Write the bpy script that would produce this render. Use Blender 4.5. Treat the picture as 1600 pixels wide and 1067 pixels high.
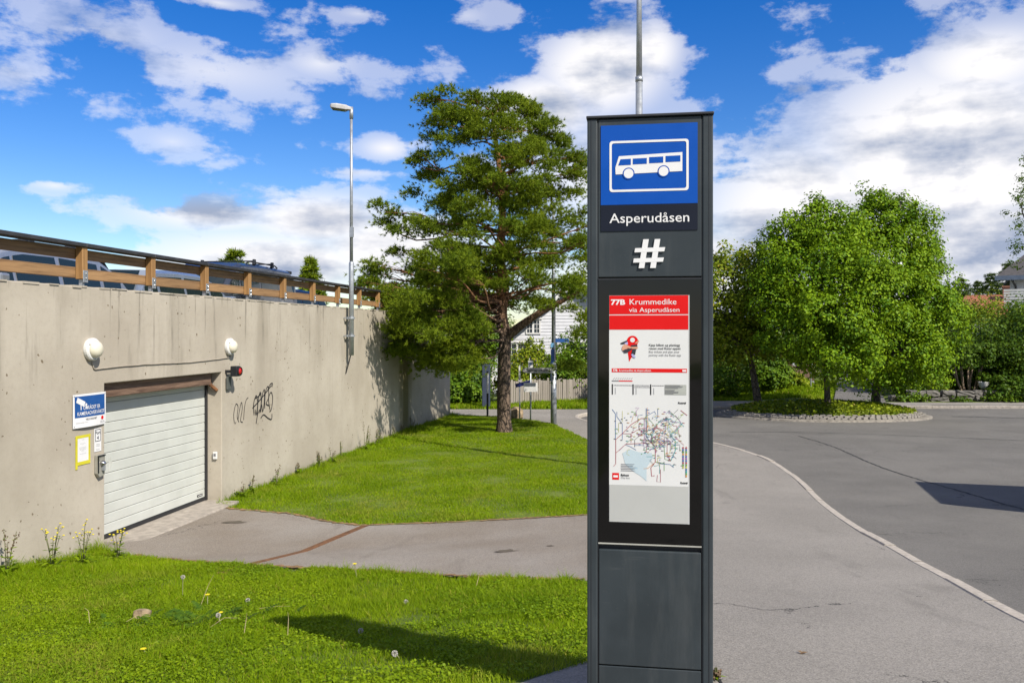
import bpy, bmesh, math, random
import numpy as np
from mathutils import Vector, Matrix
R = math.radians
scene = bpy.context.scene
col = scene.collection
for o in list(bpy.data.objects): bpy.data.objects.remove(o)

# ------------------------------------------------------------------ camera
cam = bpy.data.cameras.new('camera'); cam.sensor_width = 36; cam.lens = 29.25
cam.shift_y = -0.0097; cam.clip_start = .05; cam.clip_end = 2000
camo = bpy.data.objects.new('camera', cam); col.objects.link(camo)
camo.location = (0, 0, 1.65); camo.rotation_euler = (R(90), 0, 0)
scene.camera = camo
# ------------------------------------------------------------------ light
SUN_EL = 43.5
SUN_DIR = Vector((-.66 * math.cos(R(SUN_EL)), .751 * math.cos(R(SUN_EL)), -math.sin(R(SUN_EL))))   # travel of light
sun = bpy.data.lights.new('sun', 'SUN'); sun.energy = 4.0; sun.angle = R(.53); sun.color = (1, .93, .82)
suno = bpy.data.objects.new('sun', sun); col.objects.link(suno)
suno.rotation_euler = SUN_DIR.to_track_quat('-Z', 'Y').to_euler(); suno.location = (12, -16, 18)
scene.cycles.max_bounces = 6; scene.cycles.diffuse_bounces = 3; scene.cycles.glossy_bounces = 2; scene.cycles.transmission_bounces = 2; scene.cycles.transparent_max_bounces = 4
vs = scene.view_settings
vs.view_transform = 'Standard'; vs.look = 'None'; vs.exposure = 0.9; vs.gamma = 1; vs.use_curve_mapping = False


class NT:
    """small helper for node graphs"""
    def __init__(s, tree): s.t = tree; s.n = tree.nodes; s.l = tree.links
    def node(s, ty, **kw):
        n = s.n.new(ty)
        for k, v in kw.items(): setattr(n, k, v)
        return n
    def put(s, sock, v):
        if isinstance(v, bpy.types.NodeSocket): s.l.new(v, sock)
        elif v is not None: sock.default_value = v
    def m(s, op, a, b=None, c=None, clamp=False):
        n = s.node('ShaderNodeMath', operation=op, use_clamp=clamp)
        s.put(n.inputs[0], a); s.put(n.inputs[1], b); s.put(n.inputs[2], c)
        return n.outputs[0]
    def comb(s, x, y, z):
        n = s.node('ShaderNodeCombineXYZ')
        for i, v in enumerate((x, y, z)): s.put(n.inputs[i], v)
        return n.outputs[0]
    def sep(s, v):
        n = s.node('ShaderNodeSeparateXYZ'); s.put(n.inputs[0], v); return n.outputs
    def vec(s, op, a, b):
        n = s.node('ShaderNodeVectorMath', operation=op); s.put(n.inputs[0], a); s.put(n.inputs[1], b); return n.outputs[0]
    def noise(s, v, scale=5, detail=4, rough=.5, dist=0.0):
        n = s.node('ShaderNodeTexNoise'); s.put(n.inputs['Vector'], v)
        n.inputs['Scale'].default_value = scale; n.inputs['Detail'].default_value = detail
        n.inputs['Roughness'].default_value = rough; n.inputs['Distortion'].default_value = dist
        return n.outputs[0]
    def step(s, v, a, b, lo=0.0, hi=1.0):
        n = s.node('ShaderNodeMapRange', interpolation_type='SMOOTHSTEP'); s.put(n.inputs[0], v)
        n.inputs[1].default_value = a; n.inputs[2].default_value = b
        s.put(n.inputs[3], lo); s.put(n.inputs[4], hi)
        return n.outputs[0]
    def mix(s, f, a, b, mode='MIX'):
        n = s.node('ShaderNodeMix', data_type='RGBA', blend_type=mode)
        s.put(n.inputs[0], f)
        for i, v in ((6, a), (7, b)):
            if isinstance(v, (tuple, list)): v = tuple(v) + (1,) * (4 - len(v))
            s.put(n.inputs[i], v)
        return n.outputs[2]


def build_world():
    w = bpy.data.worlds.new('World'); scene.world = w; w.use_nodes = True; w.cycles.sampling_method = 'NONE'
    t = NT(w.node_tree); t.n.clear()
    sky = t.node('ShaderNodeTexSky', sky_type='NISHITA', sun_disc=False)
    sky.sun_elevation = R(SUN_EL); sky.sun_rotation = math.atan2(-SUN_DIR.x, -SUN_DIR.y)
    sky.altitude = 150; sky.air_density = 1.0; sky.dust_density = .35; sky.ozone_density = 2.2
    hs = t.node('ShaderNodeHueSaturation'); hs.inputs['Saturation'].default_value = 1.48
    hs.inputs['Value'].default_value = 1.0; hs.inputs['Hue'].default_value = .517
    t.put(hs.inputs['Color'], sky.outputs[0])
    tc = t.node('ShaderNodeTexCoord')
    x, y, z = t.sep(tc.outputs['Generated'])
    az = t.m('ARCTAN2', x, y); el = t.m('ARCSINE', z)
    p = t.comb(az, t.m('MULTIPLY', el, 1.7), t.m('MULTIPLY', y, .3))
    def pol(px, py, rx, ry):      # a cloud bank's bearing, elevation and extent
        a = math.atan((px - 800) / 1300); e = math.atan((518 - py) / 1300 * math.cos(a))
        return a, e, rx / 1300 * math.cos(a) ** 2, ry / 1300 * math.cos(a)
    banks = [(940, 110, 150, 100, 1.3), (850, 170, 120, 75, 1.3), (1020, 80, 70, 65, 1.1), (980, 270, 260, 120, 1.0),
             (1480, 250, 360, 230, 1.4), (1260, 330, 260, 160, 1.3), (1540, 100, 200, 85, 1.1), (1200, 450, 520, 150, 1.5), (1560, 400, 300, 160, 1.5),
             (330, 112, 340, 80, .55), (500, 100, 110, 40, .62), (170, 55, 240, 55, .48), (20, 115, 170, 42, .48),
             (500, 345, 190, 62, 1.2), (330, 335, 200, 45, 1.0), (610, 390, 200, 95, 1.2), (430, 410, 300, 75, 1.2),
             (270, 222, 85, 32, .5), (85, 290, 70, 15, .62), (485, 182, 60, 24, .5), (605, 232, 70, 30, .8), (560, 270, 110, 13, .55),
             (730, 25, 70, 28, .42), (560, 22, 60, 14, .45), (340, 5, 80, 14, .6), (1250, 140, 40, 14, .5)]
    cov = None; ang = t.comb(az, el, 0.0)
    for px, py, rx, ry, amp in banks:
        a0, e0, ra, re = pol(px, py, rx, ry)
        q = t.node('ShaderNodeVectorMath', operation='MULTIPLY_ADD'); t.put(q.inputs[0], ang)
        q.inputs[1].default_value = (1 / ra, 1 / re, 0); q.inputs[2].default_value = (-a0 / ra, -e0 / re, 0)
        ln = t.node('ShaderNodeVectorMath', operation='LENGTH'); t.put(ln.inputs[0], q.outputs[0])
        b = t.m('MULTIPLY_ADD', ln.outputs['Value'], -amp, amp)
        cov = b if cov is None else t.m('MAXIMUM', cov, b)
    # scattered cloud all round the rest of the sky
    big = t.noise(p, 1.9, 3, .5)
    gen = t.m('MULTIPLY', t.m('SUBTRACT', big, .44), 3.2)
    gen = t.m('SUBTRACT', gen, t.m('MULTIPLY', t.m('SUBTRACT', 1.0, t.m('MAXIMUM', t.step(t.m('ABSOLUTE', az), .5, .8), t.step(el, .5, .75))), 3.0))
    cov = t.m('MAXIMUM', t.m('MAXIMUM', cov, gen), -1.0)
    n1 = t.noise(p, 10.5, 9, .62, .1)
    n1u = t.noise(t.vec('ADD', p, (.014, .052, 0)), 10.5, 5, .55, .1)
    n2 = t.noise(t.vec('MULTIPLY', p, (1, 2.6, 1)), 5.0, 5, .55)
    f = t.m('ADD', cov, t.m('MULTIPLY', t.m('SUBTRACT', n1, .5), 2.6))
    f = t.m('ADD', f, t.m('MULTIPLY', t.m('SUBTRACT', n2, .5), 1.1))
    dens = t.step(f, .0, .32)
    thin = t.step(cov, .15, .95, .42, 1.0)
    dens = t.m('MULTIPLY', dens, thin)
    dif = t.m('MULTIPLY', t.m('SUBTRACT', n1, n1u), 3.0)
    lit = t.m('ADD', dif, t.m('MULTIPLY', t.m('SUBTRACT', n2, .47), 3.6))
    thick = t.step(f, .35, 1.35, .92, .42)
    lit = t.m('ADD', lit, thick, clamp=True)
    cc = t.mix(lit, (2.5, 2.95, 4.0), (6.9, 6.8, 6.9))
    c = t.mix(dens, hs.outputs[0], cc)
    bg = t.node('ShaderNodeBackground'); t.put(bg.inputs[0], c); bg.inputs[1].default_value = .08
    out = t.node('ShaderNodeOutputWorld'); t.l.new(bg.outputs[0], out.inputs[0])
build_world()

# ------------------------------------------------------------------ materials
MATS = {}
def base_mat(name):
    m = bpy.data.materials.new(name); m.use_nodes = True
    t = NT(m.node_tree); b = t.n['Principled BSDF']
    return m, t, b
def coords(t, kind='Object'):
    return t.node('ShaderNodeTexCoord').outputs[kind]
def bump(t, b, h, strength=.3, dist=.01):
    n = t.node('ShaderNodeBump'); n.inputs['Strength'].default_value = strength; n.inputs['Distance'].default_value = dist
    t.put(n.inputs['Height'], h); t.l.new(n.outputs[0], b.inputs['Normal'])
def plain(name, c, rough=.5, metal=0, var=.12, scale=6, bmp=.05, coat=0, detail=5, spec=None, wear=None):
    """solid colour with slight grime and relief"""
    if name in MATS: return MATS[name]
    c = tuple(x * .76 for x in c)
    m, t, b = base_mat(name)
    v = coords(t); n = t.noise(v, scale, detail, .6)
    f = t.step(n, .3, .7)
    cc = t.mix(f, tuple(x * (1 - var) for x in c), tuple(min(1, x * (1 + var)) for x in c))
    if wear:     # dust veil, run marks and fine scuffs
        d1 = t.step(t.noise(t.vec('MULTIPLY', v, (9, 9, 1.1)), 1.0, 6, .65), .48, .75)
        d2 = t.step(t.noise(t.vec('MULTIPLY', v, (4, 4, 60)), 1.0, 3, .6), .66, .72)
        d3 = t.step(t.noise(v, 55, 3, .7), .66, .74)
        cc = t.mix(t.m('MULTIPLY', d1, wear[1]), cc, wear[0])
        cc = t.mix(t.m('MULTIPLY', t.m('MAXIMUM', t.m('MULTIPLY', d2, t.step(n, .5, .6)), d3), wear[1] * .8), cc, wear[0])
    t.put(b.inputs['Base Color'], cc)
    if spec is None and (name.startswith(('print', 'sign_', 'panel', 'map_', 'poster'))): spec = .15
    if spec is not None: b.inputs['Specular IOR Level'].default_value = spec
    t.put(b.inputs['Roughness'], t.step(n, .3, .7, max(0, rough - .07), min(1, rough + .07)))
    b.inputs['Metallic'].default_value = metal
    if coat: b.inputs['Coat Weight'].default_value = coat; b.inputs['Coat Roughness'].default_value = .03
    if bmp: bump(t, b, t.noise(v, scale * 14, 3), bmp, .004)
    MATS[name] = m; return m
def leafmat(name, c1, c2, trans=.3, rough=.55, yellow=None, spec=.14):
    if name in MATS: return MATS[name]
    m, t, b = base_mat(name)
    g = t.node('ShaderNodeNewGeometry'); rnd = g.outputs['Random Per Island']
    n = t.noise(coords(t), .9, 3)
    f = t.m('ADD', t.m('MULTIPLY', rnd, .75), t.m('MULTIPLY', t.m('SUBTRACT', n, .5), 1.1), clamp=True)
    c = t.mix(f, c1, c2)
    if yellow: c = t.mix(t.m('GREATER_THAN', rnd, .965), c, yellow)
    if name == 'grass_blade':
        dp_ = t.step(t.noise(t.vec('ADD', coords(t), (4.2, 1.7, 0)), .75, 6, .7), .52, .68)
        c = t.mix(t.m('MULTIPLY', dp_, t.m('MULTIPLY', rnd, .75)), c, (.36, .31, .07))
    t.put(b.inputs['Base Color'], c)
    b.inputs['Roughness'].default_value = rough; b.inputs['Specular IOR Level'].default_value = spec
    tr = t.node('ShaderNodeBsdfTranslucent'); t.put(tr.inputs[0], t.mix(.55, c, (.30, .42, .02)))
    mx = t.node('ShaderNodeMixShader'); mx.inputs[0].default_value = trans
    t.l.new(b.outputs[0], mx.inputs[1]); t.l.new(tr.outputs[0], mx.inputs[2])
    t.l.new(mx.outputs[0], t.n['Material Output'].inputs[0])
    MATS[name] = m; return m
def mat_concrete():
    m, t, b = base_mat('weathered_concrete')
    v = coords(t); x, y, z = t.sep(v)
    c = t.mix(t.step(t.noise(v, .7, 5, .6), .3, .7), (.330, .294, .236), (.408, .370, .304))
    c = t.mix(t.m('MULTIPLY', t.step(t.noise(v, 14, 6, .65), .45, .75), .25), c, (.25, .222, .178))
    # vertical run-off streaks, strongest under the coping
    st = t.noise(t.comb(t.m('MULTIPLY', x, 1.5), t.m('MULTIPLY', y, 1.5), t.m('MULTIPLY', z, .22)), 1.0, 6, .62)
    up = t.step(z, -.6, 2.2, .22, 1.0)
    s1 = t.m('MULTIPLY', t.step(st, .47, .68), up)
    c = t.mix(t.m('MULTIPLY', s1, .38), c, (.18, .157, .118))
    st2 = t.noise(t.comb(t.m('MULTIPLY', x, 6.5), t.m('MULTIPLY', y, 6), t.m('MULTIPLY', z, .55)), 1.0, 4, .6)
    s2 = t.m('MULTIPLY', t.step(st2, .55, .72), t.step(z, .7, 2.25))
    c = t.mix(t.m('MULTIPLY', s2, .85), c, (.085, .076, .06))
    # algae run at the far end of the wall
    al = t.m('SUBTRACT', 1.0, t.m('ABSOLUTE', t.m('DIVIDE', t.m('SUBTRACT', x, 24.4), .95)))
    al = t.m('MULTIPLY', t.step(t.m('ADD', al, t.m('MULTIPLY', t.m('SUBTRACT', st, .5), 1.4)), .2, .8), .85)
    c = t.mix(al, c, (.085, .075, .012))
    # formwork board joints
    wv = t.m('FRACT', t.m('DIVIDE', x, 6.2)); jt = t.m('LESS_THAN', wv, .0014)
    c = t.mix(t.m('MULTIPLY', jt, .5), c, (.25, .22, .18))
    # blow holes
    vo = t.node('ShaderNodeTexVoronoi'); vo.inputs['Scale'].default_value = 15; nv = t.noise(v, 26, 3); t.put(vo.inputs['Vector'], t.vec('ADD', v, t.comb(t.m('MULTIPLY', nv, .035), 0.0, t.m('MULTIPLY', nv, -.05))))
    msk = t.m('GREATER_THAN', t.noise(v, 1.15, 4, .7), .52)
    hole = t.m('MULTIPLY', t.m('LESS_THAN', vo.outputs['Distance'], t.m('MULTIPLY', t.sep(vo.outputs['Color'])[0], .27)), msk)
    hole = t.m('MULTIPLY', hole, t.m('GREATER_THAN', t.sep(vo.outputs['Color'])[1], .45))
    c = t.mix(t.m('MULTIPLY', hole, .8), c, (.11, .08, .042))
    dmp = t.m('MULTIPLY', t.step(t.m('ADD', z, t.m('MULTIPLY', t.noise(v, 2.2, 5, .65), .9)), -.35, -.95), .5)
    c = t.mix(dmp, c, (.15, .14, .095))
    tx = t.m('SUBTRACT', t.m('FRACT', t.m('DIVIDE', x, 1.55)), .5); tz = t.m('SUBTRACT', t.m('FRACT', t.m('DIVIDE', z, 1.3)), .5)
    tie = t.m('LESS_THAN', t.m('ADD', t.m('POWER', t.m('MULTIPLY', tx, 1.55), 2.0), t.m('POWER', t.m('MULTIPLY', tz, 1.3), 2.0)), .00022)
    c = t.mix(t.m('MULTIPLY', tie, .3), c, (.16, .14, .11))
    t.put(b.inputs['Base Color'], c); b.inputs['Roughness'].default_value = .9; b.inputs['Specular IOR Level'].default_value = .2
    h = t.m('SUBTRACT', t.m('MULTIPLY', t.noise(v, 30, 5, .65), .35), t.m('MULTIPLY', hole, 1.4))
    h = t.m('SUBTRACT', h, t.m('MULTIPLY', jt, .6))
    bump(t, b, h, .5, .012)
    MATS['concrete'] = m
mat_concrete()
def mat_asphalt(name, c1, c2, patch=.5):
    m, t, b = base_mat(name)
    v = coords(t)
    c = t.mix(t.step(t.noise(v, .45, 5, .6), .3, .7), c1, c2)
    vo = t.node('ShaderNodeTexVoronoi'); vo.inputs['Scale'].default_value = 150; t.put(vo.inputs['Vector'], v)
    agg = t.sep(vo.outputs['Color'])[0]
    c = t.mix(t.m('MULTIPLY', t.step(agg, .55, .95), .4), c, tuple(x * 1.7 for x in c1))
    c = t.mix(t.m('MULTIPLY', t.step(agg, .45, .05), .42), c, tuple(x * .38 for x in c1))
    sp = t.noise(v, 38, 4, .7)
    c = t.mix(t.m('MULTIPLY', t.step(sp, .5, .72), .35), c, tuple(x * .5 for x in c1))
    stn = t.noise(t.vec('MULTIPLY', v, (1, .35, 1)), 1.3, 6, .65, .6)
    c = t.mix(t.m('MULTIPLY', t.step(stn, .56, .72), patch * .4), c, tuple(x * .55 for x in c1))
    # hairline cracks
    vc = t.node('ShaderNodeTexVoronoi', feature='DISTANCE_TO_EDGE'); vc.inputs['Scale'].default_value = .33
    t.put(vc.inputs['Vector'], t.vec('ADD', v, t.vec('MULTIPLY', t.comb(t.noise(v, 1.1, 6, .7), t.noise(t.vec('ADD', v, (9, 3, 1)), 1.1, 6, .7), 0.0), (1.5, 1.5, 0))))
    cr = t.m('MULTIPLY', t.m('LESS_THAN', vc.outputs['Distance'], .0022), t.m('GREATER_THAN', t.noise(v, .6, 2), .56))
    c = t.mix(t.m('MULTIPLY', cr, .8), c, (.02, .02, .02))
    t.put(b.inputs['Base Color'], c); b.inputs['Roughness'].default_value = .88; b.inputs['Specular IOR Level'].default_value = .25
    bump(t, b, t.m('SUBTRACT', t.m('ADD', agg, sp), cr), .55, .006)
    MATS[name] = m
mat_asphalt('asphalt_road', (.112, .107, .098), (.152, .145, .132), .9)
mat_asphalt('asphalt_path', (.195, .182, .162), (.250, .233, .208), 1.0)
mat_asphalt('asphalt_drive', (.188, .160, .129), (.258, .238, .211), 1.0)
def mat_ground():
    m, t, b = base_mat('turf_soil')
    v = coords(t)
    c = t.mix(t.step(t.noise(v, 1.3, 6, .65), .35, .65), (.065, .105, .008), (.120, .165, .012))
    c = t.mix(t.m('MULTIPLY', t.step(t.noise(v, 9, 4), .5, .7), .5), c, (.06, .05, .022))
    t.put(b.inputs['Base Color'], c); b.inputs['Roughness'].default_value = .95
    bump(t, b, t.noise(v, 40, 5, .7), .8, .03); MATS['ground'] = m
mat_ground()
def mat_wood(name, c1, c2, axis=0, scale=1.0, rough=.75):
    m, t, b = base_mat(name)
    v = coords(t); k = [26, 26, 26]; k[axis] = 1.6
    n = t.noise(t.vec('MULTIPLY', v, tuple(x * scale for x in k)), 1.0, 6, .6, .8)
    g = t.node('ShaderNodeObjectInfo').outputs['Random']
    c = t.mix(t.step(n, .3, .7), c1, c2)
    c = t.mix(t.m('MULTIPLY', g, .45), c, tuple(x * .6 for x in c1))
    kn = t.node('ShaderNodeTexVoronoi'); kn.inputs['Scale'].default_value = 3.1; t.put(kn.inputs['Vector'], v)
    c = t.mix(t.m('MULTIPLY', t.step(kn.outputs['Distance'], .10, .03), .7), c, (.10, .045, .015))
    t.put(b.inputs['Base Color'], c); b.inputs['Roughness'].default_value = rough
    bump(t, b, n, .35, .004); MATS[name] = m
mat_wood('wood_rail', (.145, .08, .034), (.305, .18, .08), 0)
mat_wood('wood_post', (.23, .118, .038), (.36, .205, .076), 2)
mat_wood('wood_grey', (.205, .18, .152), (.305, .275, .236), 2)
mat_wood('wood_dark', (.076, .042, .027), (.205, .13, .088), 0)
def mat_bark(name, c1, c2, c3, zlo, zhi):
    m, t, b = base_mat(name)
    v = coords(t)
    vo = t.node('ShaderNodeTexVoronoi', feature='DISTANCE_TO_EDGE'); vo.inputs['Scale'].default_value = 11
    t.put(vo.inputs['Vector'], t.vec('MULTIPLY', t.vec('ADD', v, t.vec('MULTIPLY', t.comb(t.noise(v, 8, 4), t.noise(v, 9, 4), 0.), (.12, .12, 0))), (1, 1, .28)))
    cr = t.step(vo.outputs['Distance'], .02, .16)
    c = t.mix(cr, c1, c2)
    c = t.mix(t.m('MULTIPLY', t.step(t.sep(v)[2], zlo, zhi), .85), c, c3)
    c = t.mix(t.m('MULTIPLY', t.step(t.noise(v, 14, 5), .45, .7), .4), c, tuple(x * .5 for x in c2))
    t.put(b.inputs['Base Color'], c); b.inputs['Roughness'].default_value = .9
    bump(t, b, t.m('ADD', cr, t.noise(v, 40, 4)), .9, .03); MATS[name] = m
mat_bark('pine_bark', (.040, .027, .019), (.150, .105, .072), (.29, .125, .04), 2.6, 4.6)
mat_bark('tree_bark', (.04, .034, .026), (.12, .10, .075), (.12, .10, .07), 8, 9)

def glassy(name, c, rough=.04, alpha=1.0, spec=.55):
    m, t, b = base_mat(name)
    v = coords(t); t.put(b.inputs['Roughness'], t.step(t.noise(v, 9, 5), .35, .8, rough, rough + .1))
    b.inputs['Base Color'].default_value = (*c, 1); b.inputs['Specular IOR Level'].default_value = spec
    b.inputs['Alpha'].default_value = alpha
    MATS[name] = m; return m
ANTH = plain('anthracite_steel', (.031, .041, .047), .45, 0, .12, 3.5, .03, spec=.35, wear=((.075, .080, .080), .30))
ANTHD = plain('anthracite_dark', (.012, .014, .018), .5)
GALV = plain('galvanised_steel', (.44, .47, .50), .42, .55, .12, 9, .05)
WHITE = plain('white_paint', (.76, .76, .74), .5, 0, .05, 4)
PRINTW = plain('print_white', (.80, .80, .80), .45, 0, .02)
BLUE = plain('sign_blue', (.002, .078, .42), .5, 0, .04)
BLUE2 = plain('notice_blue', (.012, .085, .31), .45, 0, .06)
NAVY = plain('panel_navy', (.009, .013, .026), .6, 0, .05)
RED = plain('print_red', (.70, .010, .010), .45, 0, .03)
BLACK = plain('print_black', (.012, .012, .014), .6, 0, .05)
GREYT = plain('print_grey', (.20, .20, .21), .6, 0, .05)
LGREY = plain('paper_grey', (.46, .47, .45), .55, 0, .03, 3)
PAPER = plain('poster_paper', (.70, .71, .70), .5, 0, .025, 3)
YELLOW = plain('tape_yellow', (.66, .60, .03), .6, 0, .08)
DOORW = plain('door_enamel', (.60, .62, .575), .42, 0, .05, 2.5, .04, wear=((.40, .39, .34), .16))
RUBBER = plain('rubber_black', (.02, .02, .022), .75)
TAR = plain('tar_black', (.016, .016, .017), .9, 0, .3)
RUST = plain('rusted_iron', (.17, .075, .028), .85, .1, .45, 16, .4)
GRANITE = plain('granite', (.44, .395, .335), .8, 0, .22, 22, .35)
SETT = plain('granite_sett', (.25, .23, .20), .85, 0, .25, 10, .5)
STONE = plain('field_stone', (.30, .225, .135), .9, 0, .45, 9, .9)
CREAM = plain('lamp_globe', (.74, .70, .56), .28, 0, .03, 3, 0, .3)
CABLE = plain('wall_cable', (.40, .35, .28), .7)
SPRAY = plain('spray_black', (.018, .017, .018), .8, 0, .25, 30)
SIDING = plain('house_siding', (.68, .69, .73), .6, 0, .06, 3)
ROOFD = plain('roof_slate', (.07, .065, .065), .8, 0, .25, 6, .3)
ROOFR = plain('roof_tile_red', (.32, .105, .055), .85, 0, .25, 6, .3)
GLASSD = glassy('window_glass', (.03, .04, .05), .05)
PGLASS = glassy('display_glass', (.003, .003, .003), .02, 1.0, .35)
CARGL = glassy('car_glass', (.012, .02, .022), .03)
CHROME = plain('chrome', (.6, .6, .6), .2, 1, .02)
LENSR = plain('lens_red', (.52, .012, .012), .25, 0, .1, 8, 0, .5)
COV = plain('clear_cover', (.62, .63, .58), .25)

# ------------------------------------------------------------------ mesh helpers
def tag(o, label=None, cat=None, group=None, kind=None):
    if label: o['label'] = label
    if cat: o['category'] = cat
    if group: o['group'] = group
    if kind: o['kind'] = kind
    return o
def link(name, me, mats=None, parent=None, smooth=False, bevel=0, loc=None):
    if mats is not None:
        for m in (mats if isinstance(mats, (list, tuple)) else [mats]): me.materials.append(m)
    o = bpy.data.objects.new(name, me); col.objects.link(o)
    if parent: o.parent = parent
    if loc is not None: o.location = loc
    if smooth: me.polygons.foreach_set('use_smooth', [True] * len(me.polygons))
    if bevel:
        b = o.modifiers.new('bevel', 'BEVEL'); b.width = bevel; b.segments = 2; b.limit_method = 'ANGLE'; b.angle_limit = R(40)
    return o
def empty(name, loc=(0, 0, 0), rz=0, parent=None):
    o = bpy.data.objects.new(name, None); col.objects.link(o); o.location = loc; o.rotation_euler = (0, 0, rz)
    o.empty_display_size = .2
    if parent: o.parent = parent
    return o
def mesh_np(name, V, F):
    """V (n,3); F (m,k) faces all of k corners"""
    V = np.asarray(V, np.float32); F = np.asarray(F, np.int32); me = bpy.data.meshes.new(name)
    me.vertices.add(len(V)); me.vertices.foreach_set('co', V.ravel())
    k = F.shape[1]; me.loops.add(F.size); me.loops.foreach_set('vertex_index', F.ravel())
    me.polygons.add(len(F)); me.polygons.foreach_set('loop_start', np.arange(0, F.size, k, dtype=np.int32))
    me.update(calc_edges=True); me.validate()
    return me
class MB:
    def __init__(s): s.v = []; s.f = []
    def add(s, vs_, fs):
        n = len(s.v); s.v += [tuple(x) for x in vs_]; s.f += [tuple(i + n for i in f) for f in fs]; return s
    def box(s, c, d, M=None):
        x, y, z = (k / 2 for k in d)
        p = [Vector((sx * x, sy * y, sz * z)) for sz in (-1, 1) for sy in (-1, 1) for sx in (-1, 1)]
        if M is not None: p = [M @ q for q in p]
        return s.add([q + Vector(c) for q in p], [(0, 2, 3, 1), (4, 5, 7, 6), (0, 1, 5, 4), (2, 6, 7, 3), (0, 4, 6, 2), (1, 3, 7, 5)])
    def b2(s, a, b): return s.box([(i + j) / 2 for i, j in zip(a, b)], [abs(j - i) for i, j in zip(a, b)])
    def tube(s, pts, rs, n=10, cap=True):
        pts = [Vector(p) for p in pts]
        if not isinstance(rs, (list, tuple)): rs = [rs] * len(pts)
        rings = []; u = None
        for i, p in enumerate(pts):
            t = (pts[min(i + 1, len(pts) - 1)] - pts[max(i - 1, 0)]).normalized()
            if u is None: u = t.orthogonal().normalized()
            else:
                u = (u - t * u.dot(t)); u = u.normalized() if u.length > 1e-6 else t.orthogonal().normalized()
            w = t.cross(u)
            rings.append([p + (u * math.cos(2 * math.pi * k / n) + w * math.sin(2 * math.pi * k / n)) * rs[i] for k in range(n)])
        return s.loft(rings, cap)
    def loft(s, rings, cap=True, close=True):
        n = len(rings[0]); vs_ = [q for r in rings for q in r]; fs = []
        for i in range(len(rings) - 1):
            for k in range(n if close else n - 1):
                k2 = (k + 1) % n; fs.append((i * n + k, i * n + k2, (i + 1) * n + k2, (i + 1) * n + k))
        if cap: fs += [tuple(range(n - 1, -1, -1)), tuple((len(rings) - 1) * n + k for k in range(n))]
        return s.add(vs_, fs)
    def prism(s, poly, y0, y1):
        """polygon in x,z extruded along y"""
        n = len(poly)
        return s.loft([[(x, y0, z) for x, z in poly], [(x, y1, z) for x, z in poly]])
    def poly(s, pts): return s.add(pts, [tuple(range(len(pts)))])
    def lathe(s, prof, n=20, axis='z', c=(0, 0, 0)):
        rings = []
        for r, h in prof:
            ring = []
            for k in range(n):
                a = 2 * math.pi * k / n; x, y = r * math.cos(a), r * math.sin(a)
                q = (x, y, h) if axis == 'z' else ((x, -h, y) if axis == 'y' else (h, x, y))
                ring.append(tuple(i + j for i, j in zip(q, c)))
            rings.append(ring)
        return s.loft(rings)
    def mesh(s, name='mesh'):
        me = bpy.data.meshes.new(name); me.from_pydata(s.v, [], s.f)
        bm = bmesh.new(); bm.from_mesh(me); bmesh.ops.recalc_face_normals(bm, faces=bm.faces); bm.to_mesh(me); bm.free()
        return me
    def build(s, name, mat, parent=None, **kw): return link(name, s.mesh(name), mat, parent, **kw)
def ribbon(mb, pts, w, y):
    """flat stroke in the x,z plane at depth y (print)"""
    pts = [Vector((p[0], p[1])) for p in pts]; L = []; Rr = []
    for i, p in enumerate(pts):
        t = (pts[min(i + 1, len(pts) - 1)] - pts[max(i - 1, 0)])
        t = t.normalized() if t.length > 1e-9 else Vector((1, 0)); nn = Vector((-t.y, t.x)) * (w / 2)
        L.append(p + nn); Rr.append(p - nn)
    vs_ = [(q.x, y, q.y) for q in L] + [(q.x, y, q.y) for q in Rr]; n = len(pts)
    mb.add(vs_, [(i, i + 1, n + i + 1, n + i) for i in range(n - 1)])
def smooth_pts(pts, k=8, closed=False):
    """Catmull-Rom through pts"""
    P = [Vector(p) for p in pts]; out = []
    for i in range(len(P) - 1):
        a, b, c, d = P[max(i - 1, 0)], P[i], P[i + 1], P[min(i + 2, len(P) - 1)]
        for j in range(k):
            t = j / k
            out.append(.5 * ((2 * b) + (c - a) * t + (2 * a - 5 * b + 4 * c - d) * t * t + (3 * b - a - 3 * c + d) * t ** 3))
    out.append(P[-1]); return out
def txt(s, h, x, z, y, mat, parent, align='LEFT', width=None, bold=0.0, name='lettering', shear=0):
    """lettering standing in the x,z plane facing -y; h = cap height"""
    cu = bpy.data.curves.new('t', 'FONT'); cu.body = s; cu.size = h / .72; cu.align_x = align; cu.offset = bold * h
    cu.resolution_u = 3; cu.shear = shear
    o = bpy.data.objects.new('t', cu); col.objects.link(o)
    bpy.context.view_layer.update()
    me = bpy.data.meshes.new_from_object(o.evaluated_get(bpy.context.evaluated_depsgraph_get()))
    bpy.data.objects.remove(o); bpy.data.curves.remove(cu)
    n = len(me.vertices); V = np.zeros(n * 3, np.float32); me.vertices.foreach_get('co', V); V = V.reshape(-1, 3)
    if width and n:
        k = width / max(1e-6, V[:, 0].max() - V[:, 0].min())
        V[:, 0] *= k
    W = np.stack([V[:, 0] + x, np.full(n, y), V[:, 1] + z], 1).astype(np.float32)
    me.vertices.foreach_set('co', W.ravel()); me.update(); me.materials.clear()
    return link(name, me, mat, parent)
def copy_tree(o, parent=None):
    c = o.copy(); col.objects.link(c)
    if parent: c.parent = parent
    for ch in o.children: copy_tree(ch, c)
    return c

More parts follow.
